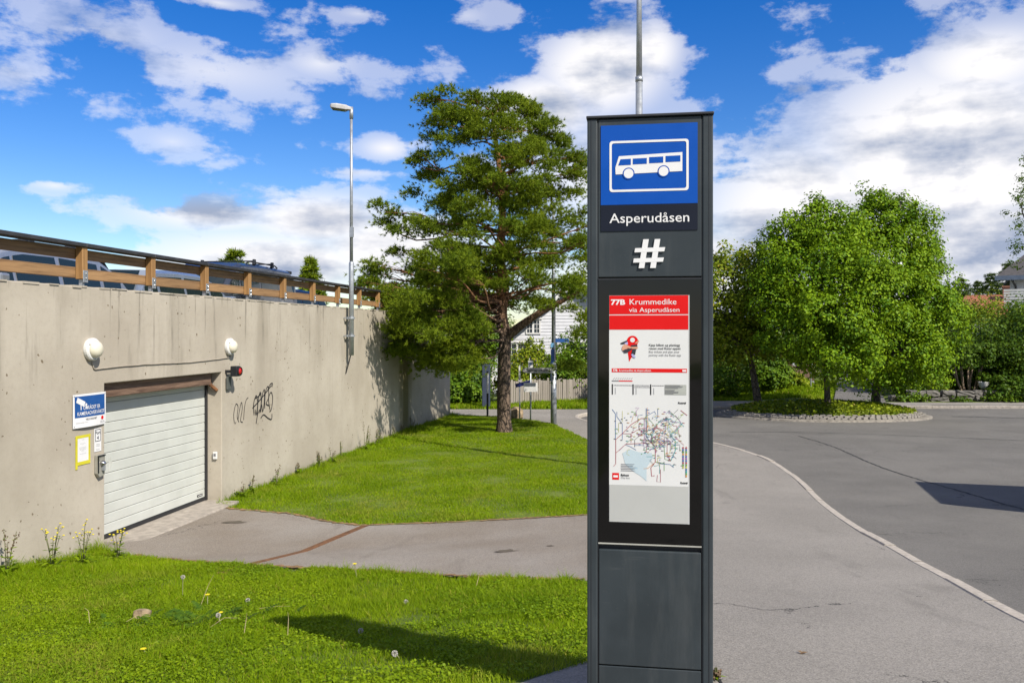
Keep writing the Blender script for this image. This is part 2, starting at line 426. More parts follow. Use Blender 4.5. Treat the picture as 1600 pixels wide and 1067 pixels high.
# ------------------------------------------------------------------ terrain
def zr(y): return np.interp(y, [-10, 3.75, 5, 6.5, 8, 10, 13, 17, 22, 27, 32, 45, 60, 140], [.9, 0, -.15, -.36, -.55, -.75, -.95, -1.08, -1.2, -1.33, -1.45, -1.5, -1.3, -1.0])
def zw(y): return np.interp(y, [-10, 4, 7, 8.84, 10, 12, 25, 30, 32, 45, 60, 140], [0, -.6, -.8, -.91, -1.08, -1.12, -1.25, -1.38, -1.45, -1.5, -1.3, -1.0])
def xw(y): return -6.80 + .1538 * y
def xe(y): return np.interp(y, [-5, 3.5, 4.3, 8, 12, 16, 21, 28], [-.3, -.1, .45, .9, 1.4, 1.8, 2.0, 1.6])
def zt(x, y):
    t = np.clip((xe(y) - x) / np.maximum(xe(y) - xw(y), .5), 0, 1)
    return zr(y) + (zw(y) - zr(y)) * (1 - (1 - t) ** 1.6)
KERB = [(2.75, -8), (2.95, 2), (3.12, 4), (3.31, 5.38), (3.67, 6.94), (4.05, 8.92), (4.41, 11.19), (5.05, 14.39), (5.30, 15.9), (5.51, 17.78), (5.43, 19.5),
        (5.0, 21.5), (3.9, 24.5), (2.75, 27.2), (2.30, 29.6), (2.9, 31.8), (4.6, 33.4), (7.2, 34.3), (10, 34.8)]
kc = np.array([[p.x, p.y] for p in smooth_pts([(a, b, 0) for a, b in KERB], 8)])
def xk(y): return np.interp(y, kc[:, 1], kc[:, 0])
def pavl(y): return np.interp(y, [-8, 3.5, 4.08, 4.4, 5, 8, 12, 16, 21.4, 24, 26.6, 28, 29.5, 30, 30.6, 36], [-.6, -.38, .0, .42, .6, .9, 1.4, 1.8, 2.05, 1.7, 1.33, .75, -.5, -1.6, -14, -14])
NEAR = [(-6.2, 10.9), (-5.2, 10.42), (-4.67, 10.12), (-2.71, 8.81), (-1.25, 8.14), (.66, 6.9), (1.2, 6.5)]
FAR = [(-6.2, 13.6), (-4.95, 13.45), (-4.62, 13.1), (-3.38, 12.57), (-2.5, 11.75), (-2.07, 11.47), (-.88, 11.41), (1.09, 11.35), (1.6, 11.3)]
def yN(x): return np.interp(x, [p[0] for p in NEAR], [p[1] for p in NEAR])
def yF(x): return np.interp(x, [p[0] for p in FAR], [p[1] for p in FAR])
ROAD_END = 34.8
ISL = (11.75, 31.6, 3.95, 3.0)
def hill(x, y):
    """grass bank beside the side street, gentle rise beyond"""
    return .85 * np.exp(-(((x - 13.6) / 2.4) ** 2 + ((y - 42.5) / 4.0) ** 2)) * (y > 35) * np.clip((13.2 + (y - 35) * .405 - x) / 1.2, 0, 1) + .05 * np.clip(y - 38, 0, 60) * np.clip((x - 18) / 10, 0, 1)
def make_ground():
    xs = np.unique(np.concatenate([np.arange(-120, -10, 6), np.arange(-10, -6.5, .6), np.arange(-6.5, 3.4, .14), np.arange(3.4, 26, .5), np.arange(26, 160, 6)]))
    ys = np.unique(np.concatenate([np.arange(-15, 2, 1), np.arange(2, 14, .14), np.arange(14, 36, .3), np.arange(36, 60, .8), np.arange(60, 300, 10)]))
    X, Y = np.meshgrid(xs, ys)
    Z = zt(X, Y) + hill(X, Y)
    road = (X > xk(Y) + .05) & (Y < ROAD_END - .05)
    pav = (X > pavl(Y) + .1) & (X <= xk(Y) + .05) & (Y < 33.3)
    drv = (Y > yN(X) + .06) & (Y < yF(X) - .06) & (X < 1.6)
    side = (np.abs(X - (14.65 + (Y - 35) * .405)) < 1.1) & (Y > 34.5) & (Y < 70)
    Z = np.where(road, Z - .25, np.where(pav | drv, Z - .12, np.where(side, Z - .1, Z)))
    Z += np.where(road | pav | drv, 0, .012 * np.sin(X * 3.1 + np.sin(Y * 2.3)) * np.cos(Y * 2.7 + X))
    nx, ny = len(xs), len(ys)
    V = np.stack([X.ravel(), Y.ravel(), Z.ravel()], 1)
    i = np.arange(nx * ny).reshape(ny, nx)
    F = np.stack([i[:-1, :-1].ravel(), i[:-1, 1:].ravel(), i[1:, 1:].ravel(), i[1:, :-1].ravel()], 1)
    o = link('ground', mesh_np('ground', V, F), MATS['ground'], smooth=True)
    tag(o, 'uneven green turf and soil under the lawns and hedges', kind='structure')
make_ground()
def strip(name, L, Rr, zf, mat, nu, label, skirt=0):
    """a draped sheet between two edge lines given as (x,y) lists of equal length"""
    L = np.array(L); Rr = np.array(Rr); u = np.linspace(0, 1, nu)[None, :, None]
    P = L[:, None, :] * (1 - u) + Rr[:, None, :] * u
    Z = zf(P[..., 0], P[..., 1]); V = np.concatenate([P, Z[..., None]], 2).reshape(-1, 3)
    i = np.arange(len(V)).reshape(len(L), nu)
    F = np.stack([i[:-1, :-1].ravel(), i[:-1, 1:].ravel(), i[1:, 1:].ravel(), i[1:, :-1].ravel()], 1)
    o = link(name, mesh_np(name, V, F), mat, smooth=True)
    return tag(o, label, kind='structure')
ys = np.concatenate([np.arange(-8, 3, .5), np.arange(3, 30, .2), np.arange(30, ROAD_END, .1), [ROAD_END]])
road = strip('road', [(xk(y) + .1, y) for y in ys], [(70, y) for y in ys], lambda x, y: zr(y) - .11, MATS['asphalt_road'], 12, 'grey asphalt road curving round the planted island')
ys = np.concatenate([np.arange(-8, 3, .5), np.arange(3, 29.8, .2), np.arange(29.8, 33.3, .05)])
strip('pavement', [(pavl(y), y) for y in ys], [(xk(y) - .062, y) for y in ys], lambda x, y: zt(x, y) + .002 + .0 * x, MATS['asphalt_path'], 30, 'pale grey asphalt pavement between lawn and kerb')
us = np.linspace(0, 1, 60)
nx_ = -5.45 + us * 6.85
drive = strip('driveway', [(x, yN(x)) for x in nx_], [(x + .12 * (1 - u_), yF(x + .12 * (1 - u_))) for x, u_ in zip(nx_, us)], lambda x, y: zt(x, y) + .008, MATS['asphalt_drive'], 40, 'worn asphalt driveway leading down to the garage door')
ys = np.linspace(ROAD_END - .02, 68, 60)
strip('side_street', [(13.5 + (y - 35) * .405, y) for y in ys], [(15.8 + (y - 35) * .405, y) for y in ys], lambda x, y: zr(y) + np.clip(y - 36, 0, 99) * .012 + .012, MATS['asphalt_road'], 6, 'narrow asphalt side street rising beyond the roundabout')
ys_ = np.array([34.86, 36.6]); xs_ = np.linspace(16.2, 60, 30)
strip('far_pavement', [(x, 34.9) for x in xs_], [(x, 36.4) for x in xs_], lambda x, y: zr(y) + .02, MATS['asphalt_path'], 4, 'strip of pavement beyond the far kerb')
xs_ = np.linspace(5.2, 12.3, 30)
strip('far_pavement', [(x, np.interp(x, kc[:, 0][-20:], kc[:, 1][-20:]) + .05) for x in xs_], [(x, 37.2) for x in xs_], lambda x, y: zr(y) + .02, MATS['asphalt_path'], 4, 'strip of pavement left of the side street')

# kerb stones
def kerb_run(root, pts, L=1.0, w=.13, top=.010, drop=.2, rng=random.Random(2)):
    P = [Vector((p[0], p[1], 0)) for p in pts]; d = [0]
    for a, b in zip(P, P[1:]): d.append(d[-1] + (b - a).length)
    X = [p.x for p in P]; Y = [p.y for p in P]
    s = 0
    while s < d[-1] - .1:
        e = min(s + L * rng.uniform(.92, 1.05), d[-1])
        q = [(np.interp(s + (e - s - .012) * k / 2, d, X), np.interp(s + (e - s - .012) * k / 2, d, Y)) for k in range(3)]
        mb = MB(); rings = []; j = rng.uniform(-.008, .008)
        for i, (x, y) in enumerate(q):
            a = q[max(i - 1, 0)]; b = q[min(i + 1, 2)]; t = Vector((b[0] - a[0], b[1] - a[1])).normalized(); n = Vector((t.y, -t.x))
            z = float(zr(y)) + top + j
            rings.append([(x + n.x * o_, y + n.y * o_, z + dz) for o_, dz in ((-w / 2, -drop), (-w / 2, -.012), (-w / 2 + .012, 0), (w / 2 - .025, 0), (w / 2, -.03), (w / 2 + .015, -drop))])
        mb.loft(rings); mb.build('kerb_stone', GRANITE, root)
        s = e
kerb = tag(empty('kerb', (0, 0, 0)), 'line of pale granite kerb stones between pavement and road', kind='structure')
kerb_run(kerb, [p for p in kc if p[1] > 1.5])
kerb2 = tag(empty('kerb', (0, 0, 0)), 'line of granite kerb stones on the far side of the road', kind='structure')
kerb_run(kerb2, [(16.0, 34.84), (28, 34.84), (50, 34.84)], 1.6)
for o in kerb2.children: o.data.materials[0] = plain('kerb_far', (.30, .27, .235), .9, 0, .3, 9)

# tar crack and drain on the road surface
def drape(name, pts, w, zf, mat, parent=None, wob=.0, up=.004):
    rng = random.Random(5); P = [Vector((p[0], p[1])) for p in pts]; L = []; Rr = []
    for i, p in enumerate(P):
        t = (P[min(i + 1, len(P) - 1)] - P[max(i - 1, 0)]).normalized(); n = Vector((-t.y, t.x))
        k = w * rng.uniform(.45, 1.3) if wob else w
        q = p + n * rng.uniform(-wob, wob)
        L.append(q + n * k / 2); Rr.append(q - n * k / 2)
    V = [(q.x, q.y, float(zf(q.x, q.y)) + up) for q in L + Rr]; n = len(P)
    return MB().add(V, [(i, i + 1, n + i + 1, n + i) for i in range(n - 1)]).build(name, mat, parent)
rz_ = lambda x, y: zr(y) - .11
drape('crack', [(8.25 - .75 * u + .12 * math.sin(u * 9), 24.0 - 13 * u) for u in np.linspace(0, 1, 160)], .045, rz_, TAR, road, .02)
drape('crack', [(6.6 + 9 * u, 25.2 + .5 * math.sin(u * 5) - 2.5 * u) for u in np.linspace(0, 1, 90)], .05, rz_, TAR, road, .03)
drape('crack', [(16.5 + 3.5 * u, 31.2 - 2.2 * u * u) for u in np.linspace(0, 1, 60)], .16, rz_, TAR, road, .02)
pz = lambda x, y: zt(x, y) + .002
PAVEDGE = [o for o in bpy.data.objects if o.name == 'pavement'][0]
drape('crack', [(1.0 + .9 * u, 6.1 - .5 * u + .05 * math.sin(u * 14)) for u in np.linspace(0, 1, 60)], .008, pz, TAR, PAVEDGE, .012)
drape('crack', [(.99 + .02 * math.sin(u * 9) - .06 * u, 4.1 - .9 * u) for u in np.linspace(0, 1, 40)], .012, pz, TAR, PAVEDGE, .006)
dz = lambda x, y: zt(x, y) + .008
for (x, y, w_, l_) in ((-.05, 8.9, .15, .09), (.42, 9.1, .05, .03), (-4.0, 12.0, .2, .1)):
    mb = MB(); k = 18
    mb.poly([(x + w_ * math.cos(6.283 * i / k) * (.8 + .3 * math.sin(i * 2.1)), y + l_ * math.sin(6.283 * i / k) * (.8 + .25 * math.cos(i * 1.7)), float(dz(x, y)) + .006) for i in range(k)])
    mb.build('oil_stain', plain('oil_stain', (.085, .07, .05), .8, 0, .3, 8), drive)
SOIL = plain('edge_soil', (.24, .145, .06), .95, 0, .5, 14, .5)
drape('soil_edge', [(x, float(yF(x)) + .015) for x in np.linspace(-4.55, 1.3, 160)], .085, dz, SOIL, drive, .03, .009)
drape('soil_edge', [(x, float(yN(x)) + .03) for x in np.linspace(-4.6, .6, 140)], .09, dz, SOIL, drive, .03, .009)
drn = tag(empty('drain_channel', (-2.5, 10, float(zt(-2.5, 10)))), 'rusty iron drain channel running across the driveway', 'drain')
def drain():
    N = 14
    for i in range(N):
        a, b = i / N, (i + .985) / N
        q = [(-2.98 + .97 * a, 8.5 + 3.02 * a), (-2.98 + .97 * b, 8.5 + 3.02 * b)]
        t = Vector((q[1][0] - q[0][0], q[1][1] - q[0][1])).normalized(); n = Vector((t.y, -t.x)) * .055
        rings = []
        for x, y in q:
            ring = []
            for s_, dzz in ((-1, -.05), (-1, .012), (1, .012), (1, -.05)):
                X, Y = x + n.x * s_, y + n.y * s_; ring.append((X + 2.5, Y - 10, float(zt(X, Y)) + dzz - float(zt(-2.5, 10))))
            rings.append(ring)
        MB().loft(rings).build('grating', RUST, drn)
drain()

# ------------------------------------------------------------------ roundabout island
def island():
    cx, cy, rx, ry = ISL; z0 = float(zr(cy - ry)) - .11
    root = tag(empty('roundabout_island', (cx, cy, z0)), 'raised oval roundabout island ringed with stone setts', kind='structure')
    base = lambda y: float(zr(y + cy)) - .11 - z0
    mb = MB(); n = 72; prof = [(1.0, -.15), (1.0, .055), (.975, .075), (.90, .10)]
    rings = [[(rx * k * math.cos(6.2832 * i / n), ry * k * math.sin(6.2832 * i / n), base(ry * k * math.sin(6.2832 * i / n)) + h) for i in range(n)] for k, h in prof]
    mb.loft(rings, cap=False); mb.build('kerb_ring', plain('kerb_worn', (.22, .20, .17), .9, 0, .35, 9, .5), root, smooth=True)
    mb = MB(); rings = [[(rx * k * math.cos(6.2832 * i / n), ry * k * math.sin(6.2832 * i / n), base(ry * k * math.sin(6.2832 * i / n)) + h) for i in range(n)] for k, h in [(.945, .06), (.8, .17), (.6, .34), (.3, .42), (.01, .44)]]
    mb.loft(rings); mb.build('soil', MATS['ground'], root, smooth=True)
    rng = random.Random(4); sm = []
    for v in range(5):
        b = MB(); q = [(-.5, -.5), (.5, -.45), (.48, .5), (-.46, .5)]
        rr = [[(x * k, y * k, z) for x, y in [(a + rng.uniform(-.06, .06), c + rng.uniform(-.06, .06)) for a, c in q]] for z, k in ((-.5, 1), (.3, 1), (.5, .78))]
        b.loft(rr); me = b.mesh('sett'); me.materials.append(SETT); sm.append(me)
    for row, k in enumerate((.925, .885, .845)):
        m = 96
        for i in range(m):
            a = 6.2832 * (i + .5 * (row % 2)) / m
            if math.sin(a) > .35: continue
            x, y = rx * k * math.cos(a), ry * k * math.sin(a)
            o = bpy.data.objects.new('sett', sm[rng.randrange(5)]); col.objects.link(o); o.parent = root
            o.location = (x, y, base(y) + .085 + .035 * row + rng.uniform(-.015, .02))
            o.rotation_euler = (rng.uniform(-.12, .12), rng.uniform(-.12, .12), a + rng.uniform(-.2, .2)); o.scale = (.13, .19, .12)
    return root, z0
ISLROOT, ISLZ = island()

# ------------------------------------------------------------------ parking garage with wall
WROT = math.atan2(.988, .152); D = Vector((.152, .988, 0)); NRM = Vector((.988, -.152, 0))
def wp(s, out=0, z=0): return Vector((-6.80, 0, 0)) + D * s + NRM * out + Vector((0, 0, z))
def wall_obj(name, s, out, z): return empty(name, wp(s, out, z), WROT)    # local x along wall, -y out of the wall, z up
ZTOP = 2.2; S0, S1 = 1.0, 30.15; DL, DR, DT, DB = 10.69, 13.68, .99, -1.085; REC = .27
gar = tag(empty('parking_garage', (-6.80, 0, 0), WROT), 'long weathered concrete parking garage wall with a deck on top', 'garage')
def garage():
    t = .55
    mb = MB()
    # outer skin with opening, thick, as one shell
    out = [(S0, -2.4), (DL, -2.4), (DL, DT), (DR, DT), (DR, -2.4), (S1, -2.4), (S1, ZTOP), (S0, ZTOP)]
    mb.prism(out, 0, t)
    mb.build('wall', MATS['concrete'], gar, bevel=.012)
    MB().b2((S0, t + .004, .9), (S1, 26, 1.2)).build('deck', MATS['asphalt_path'], gar)
    MB().b2((S1 - .35, t + .004, -2.4), (S1 - .003, 26, ZTOP - .003)).build('end_wall', MATS['concrete'], gar)
    MB().b2((DL - .4, t + .006, DB - .4), (DR + .4, t + .2, DT + .1)).build('back_panel', RUBBER, gar)
    # lintel beam (weathered timber / steel)
    MB().b2((DL + .01, .09, DT - .19), (DR - .17, .16, DT - .004)).build('lintel_beam', MATS['wood_dark'], gar, bevel=.008)
    MB().b2((DL + .01, .165, DT - .2), (DR - .02, REC - .01, DT - .003)).build('lintel_box', MATS['wood_dark'], gar)
    # sill
    mb = MB(); mb.b2((DL - .0, -.30, DB - .3), (DR + .02, REC + .1, DB - .004)); mb.build('threshold', plain('sill_concrete', (.36, .32, .27), .9, 0, .2, 9, .3), gar, bevel=.015)
    d = MB().b2((DL + .02, REC + .03, DB), (DR - .02, REC + .07, DT - .02)).build('garage_door', DOORW, gar)
    n = 15; h = (DT - .06 - DB) / n
    for i in range(n):
        z = DB + .05 + i * h
        mb = MB(); prof = [(REC + .03, z + .003), (REC + .006, z + .003), (REC, z + .010), (REC, z + h - .009), (REC + .006, z + h - .002), (REC + .03, z + h - .002)]
        mb.loft([[(x, y, zz) for y, zz in prof] for x in (DL + .05, DR - .05)]); mb.build('door_panel', DOORW, d)
    MB().b2((DL + .05, REC - .012, DB + .002), (DR - .05, REC + .02, DB + .05)).build('bottom_seal', RUBBER, d)
    MB().b2((DR - .05, REC - .03, DB), (DR - .002, REC + .02, DT - .2)).build('guide_rail', RUBBER, gar)
    MB().b2((DL + .002, REC - .03, DB), (DL + .05, REC + .02, DT - .2)).build('guide_rail', RUBBER, gar)
    mb = MB().b2((DR - .28, REC - .006, DB + .09), (DR - .12, REC - .001, DB + .125)); pl = mb.build('name_plate', BLACK, d)
    MB().b2((DR - .265, REC - .009, DB + .103), (DR - .135, REC - .0065, DB + .112)).build('print_line', PRINTW, d)
    # door motor arm at the corner
    MB().tube([(DR - .08, .2, DT - .16), (DR - .05, .12, DT - .24), (DR - .03, .06, DT - .3)], .03, 8).build('cable_gland', RUST, gar)
    # coping scars: ragged top edge
    rng = random.Random(9); mb = MB(); s = S0
    while s < S1 - .4:
        L = rng.uniform(.08, .5)
        mb.b2((s, -.006 - rng.random() * .008, ZTOP - rng.uniform(.006, .022)), (s + L, .1, ZTOP + rng.uniform(.004, .012))); s += L + rng.uniform(.0, .25)
    mb.build('coping_ridge', MATS['concrete'], gar)['kind'] = 'stuff'
garage()

# railing on top of the wall
def railing():
    root = tag(empty('timber_railing', wp(0, -.16, ZTOP), WROT), 'brown timber railing with black handrail along the top of the concrete wall', 'railing')
    sp = 1.48; s0 = 8.885 * 1.0118; rng = random.Random(1)
    post = MB().b2((-.05, -.05, .10), (.05, .05, .50)).mesh(); post.materials.append(MATS['wood_post'])
    brk = MB().b2((-.045, -.058, .06), (.045, -.051, .21)).b2((-.014, -.03, -.03), (.014, .03, .10)).mesh(); brk.materials.append(GALV)
    bolt = MB().lathe([(.012, 0), (.012, .01), (.004, .013)], 8, 'y').mesh(); bolt.materials.append(CHROME)
    S = [s0 + sp * i for i in range(-5, 15)]
    S = [s for s in S if S0 + .1 < s < S1 - .1]
    bd = {}
    for k, (z0, z1, mname) in enumerate(((.355, .485, 'wood_rail'), (.11, .245, 'wood_rail'))):
        me = MB().b2((-sp / 2 + .003, .052, z0), (sp / 2 - .003, .088, z1)).mesh(); me.materials.append(MATS[mname]); bd[k] = me
    cap = MB().b2((-sp / 2 + .0015, -.075, .5), (sp / 2 - .0015, .10, .548)).mesh(); cap.materials.append(plain('handrail_tar', (.035, .036, .04), .55, 0, .2, 8, .1))
    def put(nm, me, s, z=0, tl=0, par=None, y=0):
        o = bpy.data.objects.new(nm, me); col.objects.link(o); o.parent = par or root; o.location = (s, y, z); o.rotation_euler = (0, tl, 0)
        b = o.modifiers.new('bevel', 'BEVEL'); b.width = .006; b.segments = 1
        return o
    for s in S:
        p = put('post', post, s); b = put('bracket', brk, 0, 0, 0, p); put('bolt', bolt, 0, .17, 0, p, -.058); put('bolt', bolt, 0, .11, 0, p, -.058)
        b.rotation_euler = (0, 0, 0)
    for s in S[:-1]:
        put('rail_board', bd[0], s + sp / 2, rng.uniform(-.004, .004), rng.uniform(-.004, .004)); put('rail_board', bd[1], s + sp / 2, rng.uniform(-.004, .004), rng.uniform(-.004, .004)); put('handrail', cap, s + sp / 2)
railing()

def sstep(px): # along-wall coordinate of a bearing in the picture
    return 6.8 / (.1538 - (px - 800) / 1300) * 1.0118
# wall lamps
def wall_lamp(s, z, label):
    r = tag(wall_obj('wall_lamp', s, 0, z), label, 'lamp', 'round lamps above the garage door')
    MB().lathe([(.001, 0), (.135, .0), (.14, .02), (.14, .05), (.128, .065), (.11, .07)], 28, 'y').build('housing', WHITE, r, smooth=False, bevel=.004)
    MB().lathe([(.108, .066), (.106, .085), (.092, .118), (.06, .142), (.02, .15), (.001, .151)], 28, 'y').build('globe', CREAM, r, smooth=True)
    for a in (.5, 2.6, 4.7): MB().lathe([(.008, .065), (.008, .075), (.002, .077)], 6, 'y', (.122 * math.cos(a), 0, .122 * math.sin(a))).build('screw', CHROME, r)
wall_lamp(sstep(141), 1.43, 'white round bulkhead lamp on the concrete, nearer the left edge')
wall_lamp(sstep(357), 1.40, 'white round bulkhead lamp on the concrete above the red signal')
r = tag(wall_obj('cable', sstep(143), 0, 1.18), 'thin cable running along the wall between two lamps', 'cable')
L_ = sstep(358) - sstep(143); rng = random.Random(3)
MB().tube([(.0, -.012, .09), (.03, -.012, .01)] + [(u * L_ * .97 + .06, -.012, -.0 + .03 * u + .012 * math.sin(u * 7) + rng.uniform(-.003, .003)) for u in np.linspace(0, 1, 24)] + [(L_ + .02, -.012, .05), (L_ + .03, -.012, .10)], .0075, 6).build('sheath', CABLE, r, smooth=True)
# red signal
r = tag(wall_obj('traffic_signal', sstep(353), 0, 1.0), 'small black signal box with red lens beside the garage opening', 'signal')
MB().b2((-.03, -.12, -.03), (.0, -.003, .02)).build('arm', ANTHD, r)
MB().b2((-.05, -.22, -.085), (.09, -.10, .085)).build('body', ANTHD, r, bevel=.015)
MB().lathe([(.06, 0), (.06, .01), (.045, .028), (.02, .035), (.001, .036)], 20, 'y', (.02, -.22, .0)).build('lens', LENSR, r, smooth=True)
MB().lathe([(.07, 0), (.07, .03), (.064, .03), (.064, .0)], 20, 'y', (.02, -.22, .0)).build('hood', ANTHD, r)
MB().b2((-.03, -.05, -.30), (.09, -.02, -.09)).build('back_plate', plain('plate_grey', (.10, .11, .10), .6), r, bevel=.004)
# CCTV notice
r = tag(wall_obj('notice_sign', sstep(112), .012, .485), 'blue and white camera surveillance sign on wall left of the garage door', 'sign')
def cctv(r):
    W, H = .62, .405
    mb = MB(); n = 10; rows = []
    for j in (0, 1):
        rows.append([(W * i / n, -.006 - .022 * math.sin(math.pi * i / n) * (1 - j) , H * j) for i in range(n + 1)])
    fr = [[(x, y, z) for x, y, z in rw] for rw in rows]
    yc = lambda x, z: -.006 - .022 * math.sin(math.pi * x / W) * (1 - z / H)
    def sheet(x0, x1, z0, z1, up, nm, m):
        nn = 12; V = []; F = []
        for j in range(5):
            for i in range(nn + 1):
                x = x0 + (x1 - x0) * i / nn; z = z0 + (z1 - z0) * j / 4; V.append((x, yc(x, z) - up, z))
        for j in range(4):
            for i in range(nn): a = j * (nn + 1) + i; F.append((a, a + 1, a + nn + 2, a + nn + 1))
        o = MB().add(V, F).build(nm, m, r)
        so = o.modifiers.new('s', 'SOLIDIFY'); so.thickness = .002
    sheet(0, W, 0, H, 0, 'board', PRINTW); sheet(.03, W - .03, .125, H - .025, .003, 'blue_field', BLUE2)
    y = -.036
    def T(s, h, x, z, m, **k):
        o = txt(s, h, x, z, 0, m, r, **k)
        for v in o.data.vertices: v.co.y = yc(v.co.x, v.co.z) - .0055
    T('OMRÅDET ER', .046, .17, .215, PRINTW, width=.32, bold=.008); T('KAMERAOVERVÅKET', .046, .065, .148, PRINTW, width=.51, bold=.008)
    T('HELE DØGNET', .024, .21, .085, BLACK, width=.21, bold=.0); T('Området overvåkes av kamera', .010, .04, .058, GREYT, width=.21)
    T('vakt og', .011, .49, .045, GREYT, width=.08); T('sikkerhet', .011, .485, .028, GREYT, width=.09)
    mb = MB(); M = Matrix.Rotation(R(22), 4, 'Y')
    def bx(x, z, w, h, a=24):
        c, s_ = math.cos(R(-a)), math.sin(R(-a)); P = [(x + c * u - s_ * v, z + s_ * u + c * v) for u, v in ((0, 0), (w, 0), (w, h), (0, h))]
        mb.poly([(p, yc(p, q) - .0055, q) for p, q in P])
    bx(.05, .31, .15, .065); bx(.205, .262, .03, .035)
    mb.poly([(p, yc(p, q) - .0055, q) for p, q in ((.125, .215), (.14, .215), (.14, .29), (.125, .29))])
    mb.build('camera_symbol', PRINTW, r)
    lg = MB(); lg.lathe([(.024, 0), (.001, .0006)], 14, 'y', (.535, yc(.535, .085) - .0045, .087)); lg.build('emblem', RED, r)
    for x in (.02, W - .02):
        for z in (.02, H - .02): MB().lathe([(.006, 0), (.005, .003), (.001, .004)], 8, 'y', (x, yc(x, z) - .002, z)).build('screw', CHROME, r)
cctv(r)
r = tag(wall_obj('paper_notice', sstep(119), .002, .05), 'white paper notice framed in yellow tape on the wall', 'notice')
MB().b2((0, -.003, 0), (.235, -.0005, .325)).build('paper', PRINTW, r)
mb = MB()
for a, b in (((-.02, -.0055, -.02), (.255, -.0035, .022)), ((-.018, -.005, .305), (.26, -.0035, .34)), ((-.018, -.006, -.065), (.02, -.0036, .335)), ((.222, -.0062, -.02), (.252, -.0037, .33))): mb.b2(a, b)
mb.build('tape', YELLOW, r)
for i, (s_, z) in enumerate((('Til beboere', .28), ('Porten er til bruk for', .235), ('beboere', .222), ('Vennligst lukk porten etter', .188), ('deg og sjekk at den går helt', .174), ('igjen. Ved feil kontakt', .160), ('vaktmester', .146), ('Med vennlig hilsen styret', .11))):
    txt(s_, .0085, .118, z, -.0034, GREYT, r, 'CENTER')
r = tag(wall_obj('port_plate', sstep(147), .002, .15), 'small white plate reading Port 4 beside the garage door', 'sign')
MB().b2((0, -.004, 0), (.135, -.001, .29)).build('plate', PRINTW, r, bevel=.001)
mb = MB(); ribbon(mb, [(.02, .13), (.115, .13)], .008, -.0055); ribbon(mb, [(.02, .275), (.115, .275)], .008, -.0055); ribbon(mb, [(.02, .126), (.02, .279)], .008, -.0057); ribbon(mb, [(.115, .126), (.115, .279)], .008, -.0057)
mb.build('border', NAVY, r)
txt('Port', .042, .0675, .215, -.0052, NAVY, r, 'CENTER', width=None, bold=.03); txt('4', .05, .0675, .148, -.0052, NAVY, r, 'CENTER', bold=.03)
txt('Adgang kun', .011, .0675, .085, -.0052, GREYT, r, 'CENTER'); txt('for beboere', .011, .0675, .065, -.0052, GREYT, r, 'CENTER'); txt('Ring vakt', .013, .0675, .02, -.0052, GREYT, r, 'CENTER')
r = tag(wall_obj('key_switch', sstep(147), .002, -.17), 'grey key switch box with open clear cover beside the door', 'switch box')
MB().prism([(0, .05), (.045, 0), (.145, .02), (.145, .28), (.005, .28)], -.05, -.001).build('back_box', plain('switch_grey', (.42, .41, .36), .4, .3), r, bevel=.006)
MB().b2((.0, -.062, .06), (.012, -.05, .275)).b2((0, -.062, .262), (.145, -.05, .276)).build('rim', ANTHD, r)
MB().lathe([(.034, 0), (.034, .03), (.022, .04), (.012, .055), (.001, .056)], 16, 'y', (.08, -.05, .17)).build('key_cylinder', CHROME, r, smooth=True)
MB().b2((.07, -.09, .08), (.10, -.051, .145)).build('lock', GALV, r, bevel=.004)
MB().prism([(.146, .05), (.215, .13), (.19, .23), (.148, .275)], -.10, -.096).build('clear_cover', COV, r)
r = tag(wall_obj('socket_box', DR - .001, -.1, -.42), 'small white socket box on the jamb of the garage opening', 'socket')
MB().b2((-.03, -.035, 0), (0, .035, .12)).build('case', WHITE, r, bevel=.006)
MB().b2((-.034, -.018, .05), (-.031, .018, .09)).build('outlet', GREYT, r)
# graffiti
r = tag(wall_obj('graffiti', sstep(366), .003, .10), 'two black spray painted tags on the bare concrete wall', 'graffiti')
def graffiti(r):
    mb = MB()
    A = [[(.0, .02), (-.02, .22), (.05, .42), (.13, .36), (.10, .15), (.16, .02)], [(.13, .08), (.19, .30), (.25, .44), (.28, .30), (.22, .05), (.30, .0)], [(.33, .05), (.36, .30), (.42, .47), (.50, .52)], [(.02, .0), (.06, .04)]]
    for st in A: ribbon(mb, [(p.x, p.y * .78) for p in smooth_pts([(a, b, 0) for a, b in st], 10)], .016, -.002)
    B = [[(.72, .10), (.70, .34), (.80, .52), (.86, .34), (.80, .10), (.76, .22)], [(.84, .08), (.88, .40), (.96, .58), (1.0, .36), (.94, .12)], [(.98, .14), (1.04, .5), (1.13, .62), (1.12, .34), (1.06, .14), (1.02, .3)],
         [(1.14, .2), (1.17, .56), (1.28, .68), (1.30, .44), (1.2, .3), (1.34, .24)], [(.66, .26), (.82, .34), (1.0, .44), (1.2, .56), (1.42, .70)], [(1.26, .6), (1.36, .72), (1.46, .74), (1.44, .66)], [(1.36, .14), (1.30, .4), (1.40, .54), (1.47, .4), (1.42, .16), (1.34, .1)],
         [(.98, -.0), (1.1, .06), (1.28, -.04), (1.42, -.08), (1.44, .04)], [(.80, -.1), (.86, .1), (.95, .2)], [(.74, .46), (.9, .5), (1.0, .56)]]
    for st in B: ribbon(mb, [(p.x, p.y * .8) for p in smooth_pts([(a, b, 0) for a, b in st], 10)], .024, -.0025)
    mb.build('paint_strokes', SPRAY, r)
graffiti(r)

